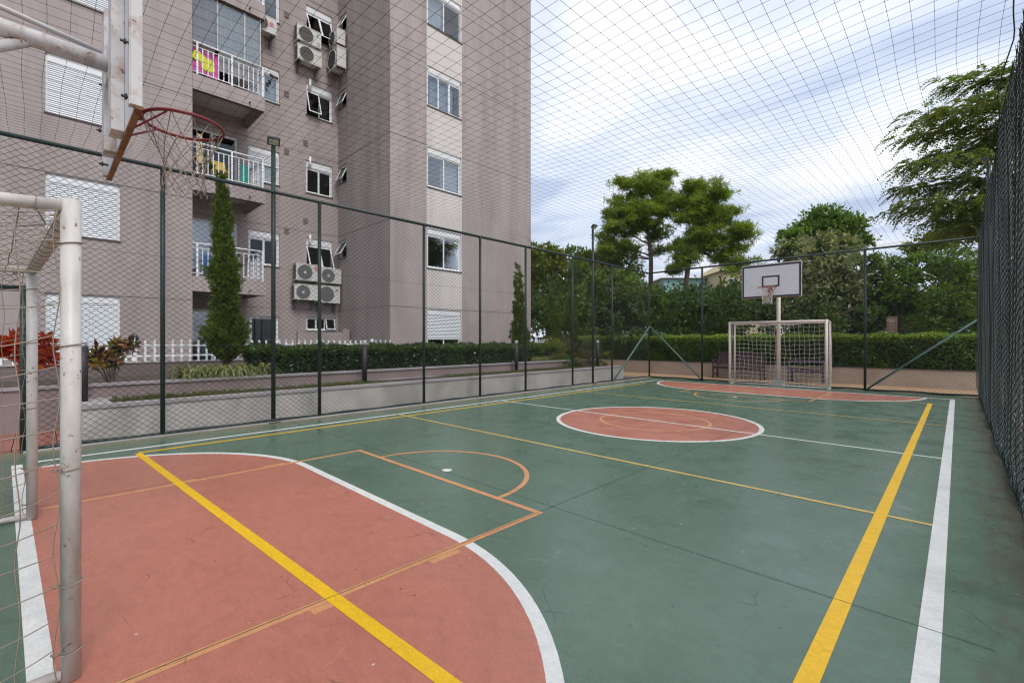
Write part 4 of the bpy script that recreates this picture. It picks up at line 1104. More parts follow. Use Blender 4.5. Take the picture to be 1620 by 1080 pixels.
M['hedge_core'] = simple('hedge_core', (.012, .020, .009), .95)
def box_hedge(name, x0, x1, y0, y1, z0, z1, mat, topmat, dens, size, label, topd=None):
    t = thing(name, ((x0+x1)/2, (y0+y1)/2, z0), label, 'hedge')
    f = Fol(); ft = Fol()
    lx, ly, lz = x1-x0, y1-y0, z1-z0
    def face(n, gen, nrm, fol, up):
        u, v = rng.random(n), rng.random(n)
        C = gen(u, v)
        bump = .035*np.sin(C[:, 0]*5.1 + C[:, 2]*7) + .03*np.sin(C[:, 1]*4.3 + C[:, 2]*5) + .02*np.sin(C[:, 0]*11 + C[:, 1]*13)
        C = C + np.array(nrm)*(bump + rng.uniform(-.10, .03, n))[:, None]
        D = rand_dirs(n)*.9 + np.array(nrm)*.55 + np.array([0, 0, up])
        fol.add(*leaves(C, D, size*rng.uniform(.7, 1.25, n), size*.55*rng.uniform(.7, 1.2, n)))
    sides = [(1, lambda u, v: np.stack([np.full_like(u, x1), y0 + ly*u, z0 + lz*v], 1), (1, 0, 0), ly*lz), (2, lambda u, v: np.stack([x0 + lx*u, np.full_like(u, y0), z0 + lz*v], 1), (0, -1, 0), lx*lz),
             (3, lambda u, v: np.stack([np.full_like(u, x0), y0 + ly*u, z0 + lz*v], 1), (-1, 0, 0), ly*lz), (4, lambda u, v: np.stack([x0 + lx*u, np.full_like(u, y1), z0 + lz*v], 1), (0, 1, 0), lx*lz)]
    for _, g, nr, ar in sides: face(int(ar*dens), g, nr, f, .3)
    face(int(lx*ly*dens*.8), lambda u, v: np.stack([x0 + lx*u, y0 + ly*v, np.full_like(u, z1)], 1), (0, 0, 1), f, .4)
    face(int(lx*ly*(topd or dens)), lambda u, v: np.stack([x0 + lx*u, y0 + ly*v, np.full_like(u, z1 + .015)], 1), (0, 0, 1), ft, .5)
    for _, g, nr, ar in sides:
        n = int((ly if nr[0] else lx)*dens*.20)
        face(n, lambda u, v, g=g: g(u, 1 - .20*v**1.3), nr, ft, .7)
    f.build('foliage', mat, t)['kind'] = 'stuff'
    ft.build('young_growth', topmat, t)['kind'] = 'stuff'
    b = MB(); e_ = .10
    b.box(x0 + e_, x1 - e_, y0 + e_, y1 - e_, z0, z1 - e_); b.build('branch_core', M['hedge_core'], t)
    return t

# ------------------------------------------------------------------ garden on the left
YG0, YG1 = .39, 14.9
def wall_thing(label, boxes, name='planter_wall'):
    t = thing(name, boxes[0][0][:1] and (boxes[0][0][0], boxes[0][0][2], 0), label, 'wall')
    for (bx_, mat, part) in boxes: MB().box(*bx_).build(part, M[mat], t)
    return t
wall_thing('low grey concrete planter wall right behind the left fence', [((-8.98, -8.80, YG0, YG1, -.02, .43), 'concrete', 'wall'), ((-9.02, -8.775, YG0 - .01, YG1 + .02, .431, .475), 'concrete_lip', 'coping')])
wall_thing('low mauve planter wall with pale coping below the hedge', [((-10.05, -9.90, -8.0, 13.6, -.02, .66), 'mauve_low', 'wall'), ((-10.10, -9.87, -8.0, 13.62, .661, .70), 'concrete_lip', 'coping'), ((-9.899, -9.84, YG0 + .01, 13.6, .40, .475), 'concrete_lip', 'lower_lip')])
MB_ = struct(MB().box(-9.90, -8.98, YG0 + .002, YG1 - .002, -.02, .44).build('garden_bed', M['soil']))
struct(MB().box(-13.2, -10.06, -8.0, 15.0, -.02, .62).build('garden_bed', M['soil']))
MB().box(-9.895, -8.985, YG0 + .003, YG0 + .35, .441, .462).build('corner_slab', M['concrete'], MB_)
# grass strip
n = 9000
C = np.stack([rng.uniform(-9.83, -9.05, n), YG0 + .4 + (YG1 - YG0 - .6)*rng.random(n), np.full(n, .44)], 1)
k = (np.sin(C[:, 1]*1.7) + np.sin(C[:, 1]*.63 + 1) + rng.normal(size=n)*.6) > -.4
C = C[k]; D = rand_dirs(len(C))*.6 + np.array([0, 0, 1])
f = Fol().add(*leaves(C, D, rng.uniform(.04, .10, len(C)), .012))
tag(f.build('grass', M['grass']), 'thin grass strip between the grey and mauve planter walls', 'grass', kind='stuff')
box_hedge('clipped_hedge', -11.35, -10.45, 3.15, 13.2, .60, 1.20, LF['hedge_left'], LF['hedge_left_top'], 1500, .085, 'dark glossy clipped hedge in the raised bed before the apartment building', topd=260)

# picket fences
def picket(y0, y1, x, zb, zt, label, step=.165, postat=()):
    t = thing('picket_fence', (x, y0, zb), label, 'fence', 'white picket fences')
    pm = None
    for z in (zb + .12, zt - .13): MB().box(x - .012, x + .012, y0, y1, z - .02, z + .02).build('rail', M['white_metal'], t)
    n = int((y1 - y0)/step)
    for i in range(n + 1):
        y = y0 + (y1 - y0)*i/n
        if pm is None:
            o = MB().poly([(-.02, zb), (.02, zb), (.02, zt - .02), (0, zt), (-.02, zt - .02)], -.012, .012)
            o.v = [(c, a, b) for a, b, c in o.v]; ob = o.build('picket', M['white_metal'], t); pm = ob.data
        else: ob = link('picket', pm, t)
        ob.location = (x + .025, y, random.uniform(-.006, .006))
    for y in postat: MB().box(x - .045, x + .045, y - .045, y + .045, zb, zt + .03).build('post', M['white_metal'], t)
picket(-4.5, 7.72, -12.95, .93, 1.41, 'long white picket fence before the ground-floor windows of the apartment building', postat=(-2.0, 1.42, 4.35, 7.1))
picket(14.7, 16.1, -12.95, .95, 1.45, 'short white picket fence beyond the far end of the apartment building', step=.12)
wall_thing('dark mauve low wall carrying the long white picket fence', [((-13.04, -12.86, -8.0, 7.75, .0, .90), 'mauve_dark', 'wall'), ((-13.045, -12.84, -8.0, 7.75, .901, .93), 'concrete_lip', 'coping')], 'low_wall')

# bollard lights
def bollard(x, y, z, label, h=.95):
    t = thing('bollard_light', (x, y, z), label, 'bollard light', 'bollard lights in the garden')
    MB().tube([(x, y, z), (x, y, z + h - .09)], .055, 14).build('column', M['bollard'], t, True)
    MB().tube([(x, y, z + h - .09), (x, y, z + h - .03)], .045, 14).build('lens', M['lamp_cap'], t, True)
    MB().tube([(x, y, z + h - .03), (x, y, z + h)], [.06, .05], 14).build('cap', M['lamp_cap'], t, True)
bollard(-9.62, .45, .44, 'dark bollard light half hidden behind the near goal post')
bollard(-9.62, 5.10, .44, 'dark bollard light before the left hedge below the lowest bathroom window')
bollard(-9.70, 10.15, .44, 'dark bollard light between the second cypress and the pale shuttered window')
bollard(-9.62, 14.45, .44, 'dark bollard light with white cap near the far corner of the left fence')

# cypresses
def cypress(x, y, z0, h, prof, label, n, lean=(0, 0), size=.10):
    t = thing('cypress_tree', (x, y, z0), label, 'tree', 'slender cypress trees')
    MB().tube([(x, y, z0 - .05), (x + lean[0]*.3, y + lean[1]*.3, z0 + h*.35), (x + lean[0]*.8, y + lean[1]*.8, z0 + h*.8)], [.055, .04, .012], 8).build('trunk', M['bark'], t)
    zs = np.array([p[0] for p in prof]); rs = np.array([p[1] for p in prof])
    m = n//16                                       # sprays of scale leaves
    v = rng.random(m*4); rr = np.interp(v, zs, rs); keep = rng.random(m*4) < rr/rs.max(); v = v[keep][:m]; rr = rr[keep][:m]; m = len(v)
    a = rng.uniform(0, 2*PI, m)
    lump = .60*(1 + .20*np.sin(a*2 + v*23) + .15*np.sin(a*3 - v*37) + .13*np.sin(a*5 + v*61)) + rng.normal(size=m)*.07
    rad = rr*lump*np.sqrt(rng.uniform(.35, 1.10, m))
    cc = np.stack([x + lean[0]*v + rad*np.cos(a), y + lean[1]*v + rad*np.sin(a), z0 + v*h], 1)
    ax = np.stack([np.cos(a)*.55, np.sin(a)*.55, np.full(m, .85)], 1) + rand_dirs(m)*.35
    k = np.repeat(np.arange(m), 16); nn = len(k)
    C = cc[k] + unit(ax)[k]*(rng.random(nn)*.10)[:, None] + rng.normal(size=(nn, 3))*.018
    D = ax[k] + rand_dirs(nn)*.55
    f = Fol().add(*leaves(C, D, size*rng.uniform(.5, 1.0, nn), size*.30))
    f.build('crown', LF['cypress'], t)['kind'] = 'stuff'
p1 = [(0.0, .01), (.05, .05), (.075, .36), (.11, .47), (.18, .46), (.25, .33), (.31, .27), (.40, .27), (.46, .31), (.52, .29), (.58, .22), (.72, .17), (.88, .11), (1.0, .02)]
cypress(-10.75, 2.66, .78, 3.90, p1, 'tall lumpy cypress with a bulbous base beside the first-floor balcony', 26000, (.0, -.10), .10)
p2 = [(0, .12), (.10, .34), (.28, .36), (.35, .30), (.50, .24), (.70, .16), (.88, .09), (1, .02)]
cypress(-10.75, 11.45, .62, 3.35, p2, 'slim cypress standing at the far end of the apartment building', 11000, (0, -.12))
cypress(-10.75, 14.25, .62, 3.75, p2, 'taller of two leaning cypresses beyond the building, by the fence post', 11000, (.1, .12))
cypress(-11.0, 13.9, .62, 2.7, p2, 'shorter leaning cypress just left of its taller neighbour', 8000, (-.15, -.35))

# crotons
def croton(x, y, z, label, mat, n, hz):
    t = thing('croton_plant', (x, y, z), label, 'plant', 'croton plants in the raised bed')
    tips = []
    st = MB()
    for k in range(8):
        a = k*2.4; r = .10 + .20*random.random(); hh = hz*(.55 + .45*random.random())
        tip = Vector((x + r*math.cos(a), y + r*1.1*math.sin(a), z + hh)); tips.append(tip)
        st.tube([(x + .03*math.cos(a), y + .03*math.sin(a), z - .02), (x + r*.45*math.cos(a), y + r*.5*math.sin(a), z + hh*.5), tip], [.016, .012, .007], 6)
    st.build('stems', M['bark_pale'], t)
    f = Fol()
    for tp in tips:
        m = n//8; C = np.array(tp) + rng.normal(size=(m, 3))*np.array([.05, .05, .05])
        D = rand_dirs(m) + np.array([0, 0, .35]); f.add(*leaves(C, D, rng.uniform(.12, .22, m), rng.uniform(.045, .07, m), .3))
    f.build('leaves', mat, t)
croton(-10.35, -.12, .64, 'bright red croton plant behind the near goal', LF['croton_red'], 520, .74)
croton(-10.40, .84, .64, 'croton plant with mixed green, yellow and red leaves right of the goal post', LF['croton_mix'], 330, .66)
# spider plants
def spider(x, y, z, r, n, label, ln=.55):
    t = thing('spider_plant', (x, y, z), label, 'plant')
    w = MB()
    V = []; Qd = []
    for k in range(n):
        a = random.uniform(0, 2*PI); bx_ = x + random.uniform(-.6, .6)*r*.5; by_ = y + random.uniform(-1, 1)*r
        L_ = ln*random.uniform(.6, 1.2); wd = random.uniform(.012, .022); up = random.uniform(.9, 2.0)
        s = Vector((-math.sin(a), math.cos(a), 0)); pts = []
        for q in range(6):
            u = q/5; pts.append(Vector((bx_ + math.cos(a)*L_*u*.8, by_ + math.sin(a)*L_*u*.8, z + L_*(up*u - 1.05*up*u*u*.95))))
        b0 = len(V)
        for q, p_ in enumerate(pts):
            ww = wd*(1 - (q/5)**2*.95); V += [tuple(p_ + s*ww), tuple(p_ - s*ww)]
        for q in range(5): Qd.append((b0 + 2*q, b0 + 2*q + 1, b0 + 2*q + 3, b0 + 2*q + 2))
    arr_mesh('leaves', np.array(V), np.array(Qd), LF['spider'], t)
spider(-10.28, 2.50, .64, .70, 520, 'pale striped spider plant clump at the foot of the tall cypress', .60)
spider(-10.22, 11.9, .64, .30, 120, 'small pale spider plant under the slim cypress near the hedge end', .45)
# shrubs at the end of the left bed
def blob(name, c, rad, mat, n, size, label, cat='shrub', stem=True, bark='bark', group=None, cl=26, asp=.5):
    t = thing(name, (c[0], c[1], c[2] - rad[2]), label, cat, group)
    f = Fol(); add_blob(f, c, rad, n, size, cl, asp)
    f.build('foliage', mat, t)['kind'] = 'stuff'
    if stem:
        b = MB()
        for k in range(5):
            a = k*1.3; b.tube([(c[0] + .03*math.cos(a), c[1] + .03*math.sin(a), c[2] - rad[2] - .05), (c[0] + rad[0]*.5*math.cos(a), c[1] + rad[1]*.5*math.sin(a), c[2] + rad[2]*.3)], [.03*max(rad), .012*max(rad)], 6)
        b.build('stems', M[bark], t)
    return t
def add_blob(f, c, rad, n, size, cl=26, asp=.5, shell=.55, up=.25, spread=None):
    """Clumped leaves through the outer part of an ellipsoid."""
    m = max(6, n//cl); d = rand_dirs(m); r = rng.uniform(shell, 1.0, m)[:, None]
    cc = np.array(c) + d*r*np.array(rad)
    idx = rng.integers(0, m, n)
    sp = spread if spread else .20*min(rad)
    C = cc[idx] + rng.normal(size=(n, 3))*sp*np.array([1, 1, .6])
    D = d[idx]*.8 + rand_dirs(n)*.8 + np.array([0, 0, up])
    f.add(*leaves(C, D, size*rng.uniform(.6, 1.3, n), size*asp*rng.uniform(.7, 1.2, n)))
blob('shrub', (-10.45, 12.75, 1.0), (.45, .60, .42), LF['yellowgreen'], 1500, .08, 'yellow green low shrub at the end of the left hedge')
blob('shrub', (-10.9, 13.75, 1.18), (.45, .45, .45), LF['greyshrub'], 1500, .07, 'grey leaved shrub left of the fence post beside the leaning cypresses')
blob('shrub', (-10.2, 14.75, 1.10), (.40, .45, .50), LF['greyshrub'], 1300, .07, 'grey leaved shrub right of the fence post near the bollard')
blob('shrub', (-9.55, 14.85, .72), (.22, .25, .25), LF['yellowgreen'], 300, .10, 'small yellow green plant at the right of the last bollard')
blob('shrub', (-9.55, 13.0, .72), (.20, .40, .22), LF['croton_mix'], 300, .09, 'low reddish plant in the grass strip near the leaning cypresses')
blob('shrub', (-9.5, 12.6, .66), (.2, .3, .25), LF['mid'], 400, .09, 'small leafy green plant before the end of the mauve wall')
f = Fol(); add_blob(f, (-15.5, 3.25, z2 + .48), (.2, .2, .28), 400, .09); f.build('leaves', LF['mid'], t_bal_plant)['kind'] = 'stuff'

# ------------------------------------------------------------------ behind the back fence
YW = 18.3
wall_thing('long beige planter wall under the hedge behind the far goal', [((-26, 9, YW, YW + .18, -.02, .50), 'beige_wall', 'wall'), ((-26, 9, YW - .012, YW + .20, .501, .53), 'mauve_dark', 'coping')])
struct(MB().box(-30, 12, YW + .18, 60, -.02, .42).build('garden_bed', M['soil']))
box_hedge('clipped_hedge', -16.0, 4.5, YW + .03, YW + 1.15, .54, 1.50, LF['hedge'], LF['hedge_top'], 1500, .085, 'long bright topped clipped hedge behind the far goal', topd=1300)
# benches
def bench(x0, x1, y, label, mat, back=True):
    t = thing('park_bench', ((x0 + x1)/2, y, 0), label, 'bench', 'wooden benches behind the goal')
    m = M[mat]
    for k in range(5): MB().box(x0, x1, y - .22 + k*.09, y - .22 + k*.09 + .07, .42, .445).build('seat_slat', m, t)
    for x in (x0 + .03, x1 - .03):
        MB().box(x - .03, x + .03, y - .24, y - .18, 0, .64).build('leg', m, t); MB().box(x - .03, x + .03, y + .19, y + .25, 0, .64 if back else .44).build('leg', m, t)
        MB().box(x - .035, x + .035, y - .27, y + .27, .641, .675).build('armrest', m, t)
        MB().box(x - .02, x + .02, y - .18, y + .19, .12, .16).build('stretcher', m, t)
    MB().box(x0 + .06, x1 - .06, y - .20, y - .17, .34, .415).build('apron', m, t)
    if back:
        def sl(xa, xb, za, zb): MB().hexa([(xa, y + .20 + (za - .45)*.25, za), (xb, y + .20 + (za - .45)*.25, za), (xb, y + .225 + (za - .45)*.25, za), (xa, y + .225 + (za - .45)*.25, za), (xa, y + .20 + (zb - .45)*.25, zb), (xb, y + .20 + (zb - .45)*.25, zb), (xb, y + .225 + (zb - .45)*.25, zb), (xa, y + .225 + (zb - .45)*.25, zb)]).build('back_slat', m, t)
        n = int((x1 - x0)/.085)
        for k in range(n): xa = x0 + .06 + (x1 - x0 - .12)*k/n; sl(xa, xa + .055, .47, .90)
        MB().box(x0 + .03, x1 - .03, y + .29, y + .335, .901, .96).build('back_rail', m, t)
    else:
        MB().box(x0, x1, y - .275, y - .20, .676, .74).build('front_rail', m, t); MB().box(x0, x1, y + .2, y + .275, .676, .74).build('back_rail', m, t)
        for k in range(4): MB().box(x0 + .001, x1 - .001, y - .19 + k*.1, y - .19 + k*.1 + .075, .690, .715).build('top_slat', m, t)
bench(-6.60, -4.90, 17.75, 'dark brown slatted wooden bench with backrest left of the hoop pole', 'bench_wood')
bench(-4.10, -3.08, 17.70, 'purple painted backless bench behind the right half of the far goal', 'bench_purple', False)
# ------------------------------------------------------------------ trees
def limb(mb, a, b, r0, r1, n=7, wob=.12, seg=5):
    a, b = Vector(a), Vector(b); L_ = (b - a).length; pts = []
    for i in range(seg + 1):
        u = i/seg; w = wob*L_*math.sin(PI*u)
        pts.append(a.lerp(b, u) + Vector((random.uniform(-1, 1), random.uniform(-1, 1), random.uniform(-.3, .6)))*w*.35)
    mb.tube(pts, [r0 + (r1 - r0)*i/seg for i in range(seg + 1)], n); return pts
def tufts(f, C, m, ln, wd, up=.4):
    n = len(C); idx = np.repeat(np.arange(n), m)
    D = rand_dirs(n*m) + np.array([0, 0, up]); f.add(*leaves(C[idx], D, ln*rng.uniform(.7, 1.15, n*m), wd, .15))
def pine(base, top, blobs, label, mats, ntuft, ln=.38, wd=.046, trunk_r=.20, mid=None):
    t = thing('pine_tree', base, label, 'tree', 'tall pines behind the court')
    mb = MB(); base, top = Vector(base), Vector(top); mid = Vector(mid) if mid else base.lerp(top, .55)
    pts = [base, base.lerp(mid, .5), mid, mid.lerp(top, .5), top]
    mb.tube(pts, [trunk_r, trunk_r*.85, trunk_r*.68, trunk_r*.45, trunk_r*.15], 10)
    mb.build('trunk', M['bark_pine'], t, True)
    br = MB(); fa, fb = Fol(), Fol(); tot = sum(b[1][0]*b[1][2] for b in blobs)
    for (c, rad) in blobs:
        c = Vector(c); z = max(mid.z*.75, min(top.z - .2, c.z - rad[2]*.8 - .5*abs(c.x - mid.x)*.3)); u = max(0, min(1, (z - mid.z)/(top.z - mid.z))); st = mid.lerp(top, u)
        limb(br, st, c, trunk_r*.30, .035, 6)
        n = max(8, int(ntuft*rad[0]*rad[2]/tot)); m_ = max(5, n//26)
        d = rand_dirs(m_); d[:, 2] = d[:, 2]*.8 + .15; cc = np.array(c) + d*rng.uniform(.5, 1.12, m_)[:, None]*np.array(rad)
        for q in range(0, m_, 2): br.tube([c, tuple(cc[q])], [.035, .014], 4)
        C = cc[rng.integers(0, m_, n)] + rng.normal(size=(n, 3))*np.array([.26, .26, .11])
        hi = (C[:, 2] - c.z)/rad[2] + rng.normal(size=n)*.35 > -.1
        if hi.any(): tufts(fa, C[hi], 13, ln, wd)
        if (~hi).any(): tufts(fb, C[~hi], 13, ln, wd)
    br.build('branches', M['bark_pine'], t)
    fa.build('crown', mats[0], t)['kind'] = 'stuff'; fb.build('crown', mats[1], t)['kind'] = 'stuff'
def B(px, py, t, rpx, rpy, rd=None): return (tuple(at(px, py, t)), (rpx/FPX*t, (rd or rpx)/FPX*t, rpy/FPX*t))
T1 = 31.0
def zbase(v): return (v.x, v.y, 0.3)
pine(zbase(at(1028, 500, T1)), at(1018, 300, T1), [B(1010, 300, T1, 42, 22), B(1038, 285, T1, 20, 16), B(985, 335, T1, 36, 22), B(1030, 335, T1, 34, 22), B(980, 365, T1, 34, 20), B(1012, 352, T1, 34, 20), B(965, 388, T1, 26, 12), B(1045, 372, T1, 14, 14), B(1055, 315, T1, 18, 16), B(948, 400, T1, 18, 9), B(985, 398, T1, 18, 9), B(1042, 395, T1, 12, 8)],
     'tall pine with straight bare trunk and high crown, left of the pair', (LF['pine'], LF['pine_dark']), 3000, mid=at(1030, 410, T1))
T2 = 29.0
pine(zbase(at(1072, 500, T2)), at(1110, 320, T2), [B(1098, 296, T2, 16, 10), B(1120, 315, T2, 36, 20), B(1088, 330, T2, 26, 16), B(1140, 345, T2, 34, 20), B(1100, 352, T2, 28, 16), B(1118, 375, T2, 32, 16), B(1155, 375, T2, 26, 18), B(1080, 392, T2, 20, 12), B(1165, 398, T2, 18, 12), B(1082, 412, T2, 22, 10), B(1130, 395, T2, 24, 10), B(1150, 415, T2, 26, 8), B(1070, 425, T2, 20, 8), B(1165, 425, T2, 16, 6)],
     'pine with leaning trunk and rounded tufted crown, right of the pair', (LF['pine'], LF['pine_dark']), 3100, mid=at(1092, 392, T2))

def tree(name, label, base, top, blobs, mat, size, dens, bark='bark', r=.16, cl=24, asp=.5, group='trees behind the court', extra=None, shell=.45, up=.2, inner=True, core=None):
    t = thing(name, base, label, 'tree', group)
    base, top = Vector(base), Vector(top)
    tr = MB(); limb(tr, base - Vector((0, 0, .1)), top, r, r*.35, 9, .05); tr.build('trunk', M[bark], t, True)
    br = MB(); f = Fol()
    for (c, rad) in blobs:
        c = Vector(c); st = base.lerp(top, random.uniform(.45, .95)); limb(br, st, c, r*.38, r*.10, 5)
        n = int(2.1*dens*(rad[0]*rad[1] + rad[0]*rad[2] + rad[1]*rad[2])*4); size_ = size*1.15
        add_blob(f, c, rad, n, size_, cl, asp, shell, up, spread=.26*min(rad)**.8)
        dd = rand_dirs(6)
        for q in range(6): br.tube([c, tuple(np.array(c) + dd[q]*np.array(rad)*.9)], [r*.10, r*.03], 4)
    br.build('branches', M[bark], t); f.build('crown', mat, t)['kind'] = 'stuff'
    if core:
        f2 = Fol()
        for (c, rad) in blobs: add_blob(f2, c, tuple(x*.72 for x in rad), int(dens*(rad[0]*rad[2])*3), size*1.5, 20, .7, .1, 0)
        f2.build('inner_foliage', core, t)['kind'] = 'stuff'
    return t
def G(px, t, z=.3): v = at(px, 538, t); return (v.x, v.y, z)
# left group, behind the end of the building
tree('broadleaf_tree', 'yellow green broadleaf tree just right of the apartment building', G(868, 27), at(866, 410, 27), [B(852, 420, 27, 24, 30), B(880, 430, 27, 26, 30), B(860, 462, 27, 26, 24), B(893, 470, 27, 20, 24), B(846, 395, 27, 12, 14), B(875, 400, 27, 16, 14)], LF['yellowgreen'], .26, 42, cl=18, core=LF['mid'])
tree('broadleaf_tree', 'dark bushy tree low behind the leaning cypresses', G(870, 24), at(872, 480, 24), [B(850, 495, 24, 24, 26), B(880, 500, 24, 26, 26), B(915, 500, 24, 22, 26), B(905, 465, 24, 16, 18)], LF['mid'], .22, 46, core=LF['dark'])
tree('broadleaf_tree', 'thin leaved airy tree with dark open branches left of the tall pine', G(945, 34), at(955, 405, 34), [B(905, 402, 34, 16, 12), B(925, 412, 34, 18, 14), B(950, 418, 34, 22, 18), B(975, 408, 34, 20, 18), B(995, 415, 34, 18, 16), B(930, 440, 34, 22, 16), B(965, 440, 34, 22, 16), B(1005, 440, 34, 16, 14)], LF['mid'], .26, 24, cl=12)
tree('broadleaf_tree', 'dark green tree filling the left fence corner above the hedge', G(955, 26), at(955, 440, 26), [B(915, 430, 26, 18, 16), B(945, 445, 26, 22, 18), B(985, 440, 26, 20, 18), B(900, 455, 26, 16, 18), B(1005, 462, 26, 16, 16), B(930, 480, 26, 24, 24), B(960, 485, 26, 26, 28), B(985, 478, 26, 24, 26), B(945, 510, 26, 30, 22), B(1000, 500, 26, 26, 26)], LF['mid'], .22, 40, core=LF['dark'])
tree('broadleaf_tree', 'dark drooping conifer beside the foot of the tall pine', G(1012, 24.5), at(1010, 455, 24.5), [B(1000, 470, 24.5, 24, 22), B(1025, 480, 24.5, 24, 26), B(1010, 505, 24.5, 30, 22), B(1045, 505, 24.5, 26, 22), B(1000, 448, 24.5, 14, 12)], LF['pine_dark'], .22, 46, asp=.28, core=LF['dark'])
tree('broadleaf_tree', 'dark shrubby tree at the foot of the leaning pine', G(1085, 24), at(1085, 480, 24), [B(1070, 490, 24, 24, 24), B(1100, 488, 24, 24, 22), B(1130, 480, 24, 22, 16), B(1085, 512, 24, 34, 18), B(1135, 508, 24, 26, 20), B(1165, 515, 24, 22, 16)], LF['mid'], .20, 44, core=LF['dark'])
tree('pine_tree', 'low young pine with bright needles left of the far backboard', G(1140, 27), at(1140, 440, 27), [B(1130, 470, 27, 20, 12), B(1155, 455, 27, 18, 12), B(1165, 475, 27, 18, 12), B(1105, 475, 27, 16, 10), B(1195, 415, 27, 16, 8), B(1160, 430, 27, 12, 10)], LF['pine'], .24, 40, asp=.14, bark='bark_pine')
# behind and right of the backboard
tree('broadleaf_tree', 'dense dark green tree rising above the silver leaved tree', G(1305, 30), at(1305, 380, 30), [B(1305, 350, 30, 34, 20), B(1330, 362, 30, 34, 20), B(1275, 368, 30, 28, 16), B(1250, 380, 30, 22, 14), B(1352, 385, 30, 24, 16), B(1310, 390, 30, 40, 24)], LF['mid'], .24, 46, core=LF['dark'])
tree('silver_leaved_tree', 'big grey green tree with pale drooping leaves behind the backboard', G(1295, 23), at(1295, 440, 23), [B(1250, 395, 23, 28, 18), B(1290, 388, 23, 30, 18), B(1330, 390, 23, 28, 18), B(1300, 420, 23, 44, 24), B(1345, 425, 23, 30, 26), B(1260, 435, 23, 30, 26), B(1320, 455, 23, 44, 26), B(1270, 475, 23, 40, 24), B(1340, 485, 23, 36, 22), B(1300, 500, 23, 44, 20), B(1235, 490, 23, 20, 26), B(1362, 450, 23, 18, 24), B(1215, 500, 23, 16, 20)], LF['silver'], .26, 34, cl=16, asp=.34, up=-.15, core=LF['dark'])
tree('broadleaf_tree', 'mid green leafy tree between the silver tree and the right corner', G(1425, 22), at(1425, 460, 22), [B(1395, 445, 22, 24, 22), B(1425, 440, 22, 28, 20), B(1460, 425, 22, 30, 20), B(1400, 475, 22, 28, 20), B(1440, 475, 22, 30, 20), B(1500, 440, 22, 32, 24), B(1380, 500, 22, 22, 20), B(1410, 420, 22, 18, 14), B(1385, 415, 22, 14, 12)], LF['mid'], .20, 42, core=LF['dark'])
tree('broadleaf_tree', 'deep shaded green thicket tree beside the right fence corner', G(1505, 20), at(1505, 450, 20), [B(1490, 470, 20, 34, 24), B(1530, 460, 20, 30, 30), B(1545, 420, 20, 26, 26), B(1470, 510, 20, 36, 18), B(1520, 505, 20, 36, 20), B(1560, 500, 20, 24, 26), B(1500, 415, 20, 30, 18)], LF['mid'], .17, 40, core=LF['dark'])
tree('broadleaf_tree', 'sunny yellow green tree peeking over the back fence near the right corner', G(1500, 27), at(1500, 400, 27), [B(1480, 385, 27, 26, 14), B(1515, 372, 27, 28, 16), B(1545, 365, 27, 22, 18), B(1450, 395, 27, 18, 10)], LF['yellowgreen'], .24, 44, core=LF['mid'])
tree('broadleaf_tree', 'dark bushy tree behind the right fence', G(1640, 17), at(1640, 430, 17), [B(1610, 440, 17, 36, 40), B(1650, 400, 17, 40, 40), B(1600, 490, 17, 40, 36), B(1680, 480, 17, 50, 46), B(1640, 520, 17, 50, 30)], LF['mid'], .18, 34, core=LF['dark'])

# far mass of undergrowth and wood behind the hedge
f = Fol()
for k in range(150):
    px = random.uniform(835, 1700); t_ = random.uniform(21, 40); py = random.uniform(478, 530) if k % 3 else random.uniform(455, 500)
    c = at(px, py, t_); rr = random.uniform(.9, 1.7)
    add_blob(f, (c.x, c.y, c.z), (rr*1.3, rr, rr*.8), 420, .24, 22, .5, .3, .2)
wd = f.build('woodland', LF['dark']); tag(wd, 'dark undergrowth and distant wood filling the view behind the far hedge', 'woodland', kind='stuff')
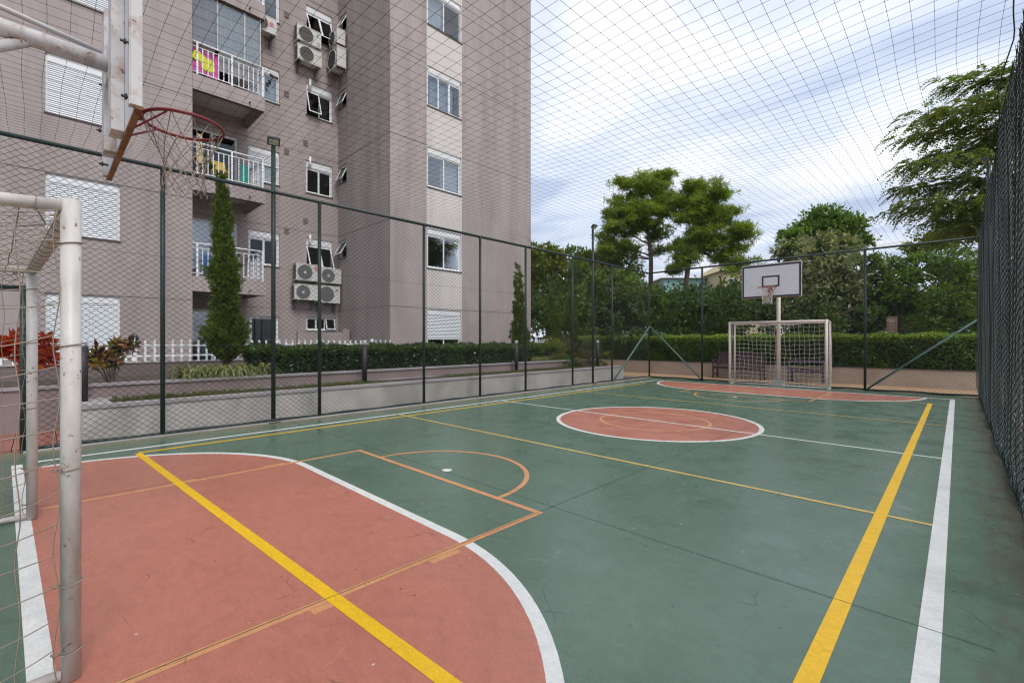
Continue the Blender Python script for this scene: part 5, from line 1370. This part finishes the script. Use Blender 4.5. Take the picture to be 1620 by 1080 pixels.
# feathery tree leaning over the right fence
def feather_tree():
    tb = Vector((3.6, 19.6, .3)); tt = Vector((3.0, 20.2, 8.6))
    t = thing('feathery_tree', tb, 'big tree with layered feathery branches reaching over the right fence', 'tree')
    tr = MB(); tr.tube([tb, (3.5, 19.8, 3), (3.1, 20.0, 6), tt], [.28, .24, .18, .10], 10); tr.build('trunk', M['bark'], t, True)
    br = MB(); fa, fb = Fol(), Fol()
    D_ = 14.0
    # (start px,py) -> (tip px,py) of each bough, and how many fronds it carries
    boughs = [((1640, 190), (1500, 130), 55), ((1640, 210), (1440, 185), 75), ((1640, 235), (1425, 215), 80), ((1640, 250), (1470, 250), 70), ((1650, 270), (1425, 262), 70), ((1650, 300), (1415, 300), 70), ((1650, 320), (1440, 335), 60),
              ((1650, 340), (1405, 330), 60), ((1650, 360), (1480, 370), 50), ((1650, 380), (1455, 352), 50), ((1640, 160), (1560, 125), 40), ((1650, 200), (1530, 165), 60), ((1650, 290), (1540, 290), 60), ((1650, 330), (1520, 345), 60), ((1650, 240), (1560, 215), 50)]
    boughs = [(a, (b[0] + 22, b[1]), n) for a, b, n in boughs]
    for bi, (a, b, n) in enumerate(boughs):
        A_ = at(a[0], a[1], D_ + random.uniform(-.6, .8)); E_ = at(b[0], b[1], D_ + random.uniform(-1.6, 1.2))
        st = Vector((3.2, 20.0, min(8.4, max(3.5, A_.z - .6))))
        m1 = st.lerp(E_, .5) + Vector((0, 0, .25))
        pts = [st, st.lerp(m1, .5) + Vector((0, 0, .12)), m1, m1.lerp(E_, .5) + Vector((0, 0, .08)), E_]
        br.tube(pts, [.085, .06, .042, .026, .010], 6)
        P_ = np.array([tuple(p_) for p_ in pts])
        for k in range(int(n*2.6)):
            u = (rng.random()**.72)*4; i = min(3, int(u)); p0 = P_[i] + (P_[i+1] - P_[i])*(u - i)
            ax = unit(P_[-1] - P_[0]); side = rand_dirs(1)[0]; side[2] *= .35
            tw = p0 + side*rng.uniform(.05, .55) + ax*rng.uniform(0, .35)
            if k % 4 == 0: br.tube([tuple(p0), tuple(tw)], [.012, .005], 4)
            fd = unit(ax*.6 + side*.9 + np.array([0, 0, -.10])); L_ = rng.uniform(.35, .62); nl = 11
            s_ = np.linspace(.08, 1, nl); rach = tw + fd*(s_*L_)[:, None] + np.array([0, 0, -1])*(s_**2*L_*.55)[:, None]
            sd = unit(np.cross(fd, np.array([0, 0, 1])))
            light = (bi in (1, 2, 9, 8, 14) and rng.random() < .6) or rng.random() < .12
            fo = fb if light else fa
            for sg in (-1, 1):
                dd = sd*sg*1.0 + fd*.55 + np.array([0, 0, -.25]) + rng.normal(size=(nl, 3))*.12
                fo.add(*leaves(rach, dd, .15*(1.15 - .65*s_), .044, .2))
            fo.add(*leaves(rach[:1], fd[None]*1.0 + np.array([[0, 0, -.2]]), L_, .014, .1))
    br.build('branches', M['bark'], t); fa.build('crown', LF['feather'], t)['kind'] = 'stuff'; fb.build('crown', LF['feather_light'], t)['kind'] = 'stuff'
feather_tree()
# ------------------------------------------------------------------ far houses and small things behind the hedge
M['house_white'] = simple('house_white', (.66, .65, .63), .85)
M['house_cream'] = simple('house_cream', (.60, .50, .30), .85)
M['house_orange'] = simple('house_orange', (.44, .20, .11), .85)
M['house_teal'] = simple('house_teal', (.30, .50, .48), .8)
M['roof_tile'] = simple('roof_tile', (.26, .12, .08), .9, var=.3)
M['brick'] = simple('brick', (.36, .19, .13), .9, var=.25, scale=9)
M['mortar'] = simple('mortar', (.42, .36, .30), .95)
def house(px0, px1, ytop, t_, label, wallm, roofm, wins, depth=6, roof=1.0):
    a, b = at(px0, 538, t_), at(px1, 538, t_); zt = CAMH + (538 - ytop)/FPX*t_
    ax = (b - a); w = ax.length; ax.normalize(); bk = Vector((-ax.y, ax.x, 0))
    t = thing('house', (a + b)*.5 - Vector((0, 0, CAMH)), label, 'house', 'houses far behind the trees')
    def P(u, d, z): v = a + ax*u + bk*d; return (v.x, v.y, z)
    MB().hexa([P(0, 0, 0), P(w, 0, 0), P(w, depth, 0), P(0, depth, 0), P(0, 0, zt), P(w, 0, zt), P(w, depth, zt), P(0, depth, zt)]).build('wall', M[wallm], t)
    r = MB(); e = .35
    r.hexa([P(-e, -e, zt + .001), P(w + e, -e, zt + .001), P(w + e, depth + e, zt + .001), P(-e, depth + e, zt + .001), P(w*.12, depth*.5 - .1, zt + roof), P(w*.88, depth*.5 - .1, zt + roof), P(w*.88, depth*.5 + .1, zt + roof), P(w*.12, depth*.5 + .1, zt + roof)]); r.build('roof', M[roofm], t)
    for (u, z, ww, hh) in wins:
        f = MB().hexa([P(u*w, -.06, z), P(u*w + ww, -.06, z), P(u*w + ww, -.002, z), P(u*w, -.002, z), P(u*w, -.06, z + hh), P(u*w + ww, -.06, z + hh), P(u*w + ww, -.002, z + hh), P(u*w, -.002, z + hh)]).build('window', M['white_metal'], t)
        for k in (0, 1):
            u0 = u*w + .07 + k*(ww - .07)/2; u1 = u0 + (ww - .21)/2
            MB().hexa([P(u0, -.075, z + .08), P(u1, -.075, z + .08), P(u1, -.061, z + .08), P(u0, -.061, z + .08), P(u0, -.075, z + hh - .08), P(u1, -.075, z + hh - .08), P(u1, -.061, z + hh - .08), P(u0, -.061, z + hh - .08)]).build('pane', M['black'], f)
house(915, 985, 402, 52, 'orange walled house hidden behind the trees left of the tall pine', 'house_orange', 'roof_tile', [(.15, 6.2, 1.2, 1.3), (.5, 6.2, 1.2, 1.3), (.75, 3.4, 1.2, 1.3), (.3, 3.4, 1.2, 1.3)])
house(1050, 1135, 440, 50, 'pale teal house glimpsed between the two pines', 'house_teal', 'house_white', [(.1, 5.2, 1.3, 1.3), (.4, 5.2, 1.3, 1.3), (.7, 5.2, 1.3, 1.3), (.4, 2.6, 1.3, 1.3)], roof=.6)
house(1145, 1215, 428, 46, 'cream house with white windows left of the far backboard', 'house_cream', 'house_cream', [(.1, 6.2, 1.0, 1.4), (.45, 6.2, 1.0, 1.4), (.1, 3.4, 1.0, 1.4), (.5, 3.4, 1.0, 1.4)])
house(1335, 1400, 470, 44, 'white house glimpsed low between the silver tree and the corner thicket', 'house_white', 'roof_tile', [(.2, 3.2, 1.2, 1.2), (.6, 3.2, 1.2, 1.2)])
# brick pillar
pc = at(1411, 530, 20.5)
bp = thing('brick_pillar', (pc.x, pc.y, .42), 'weathered brick pillar standing behind the far hedge', 'pillar')
MB().box(pc.x - .165, pc.x + .165, pc.y - .165, pc.y + .165, .42, 2.44).build('mortar_core', M['mortar'], bp)
bm = None; z = .44; row = 0
while z < 2.44:
    for (dx, dy, rz) in (((-.09, -.14, 0), (.09, -.14, 0), (-.09, .14, 0), (.09, .14, 0)) if row % 2 == 0 else ((-.14, -.09, PI/2), (-.14, .09, PI/2), (.14, -.09, PI/2), (.14, .09, PI/2))):
        if z > 2.2 and random.random() < .35: continue
        if bm is None: ob = MB().box(-.086, .086, -.043, .043, 0, .058).build('brick', M['brick'], bp); bm = ob.data; ob.matrix_parent_inverse = Matrix.Translation((-pc.x, -pc.y, -.42))
        else: ob = link('brick', bm, bp)
        ob.location = (pc.x + dx + random.uniform(-.006, .006), pc.y + dy, z); ob.rotation_euler = (0, 0, rz)
    z += .07; row += 1
# white wall top showing over the hedge
vp0, vp1 = at(1513, 538, 21.5), at(1590, 538, 21.5)
wt = thing('low_wall', (vp0.x, vp0.y, .42), 'white low wall top showing above the far hedge near the right corner', 'wall')
d_ = (vp1 - vp0).normalized(); q_ = Vector((-d_.y, d_.x, 0))*.25
MB().hexa([(p_.x, p_.y, z) for z in (.42, 1.53) for p_ in (vp0, vp1, vp1 + q_, vp0 + q_)]).build('wall', M['house_white'], wt)
MB().hexa([(p_.x, p_.y, z) for z in (1.531, 1.57) for p_ in (vp0 - q_*.2, vp1 - q_*.2, vp1 + q_*1.2, vp0 + q_*1.2)]).build('coping', M['white_metal'], wt)
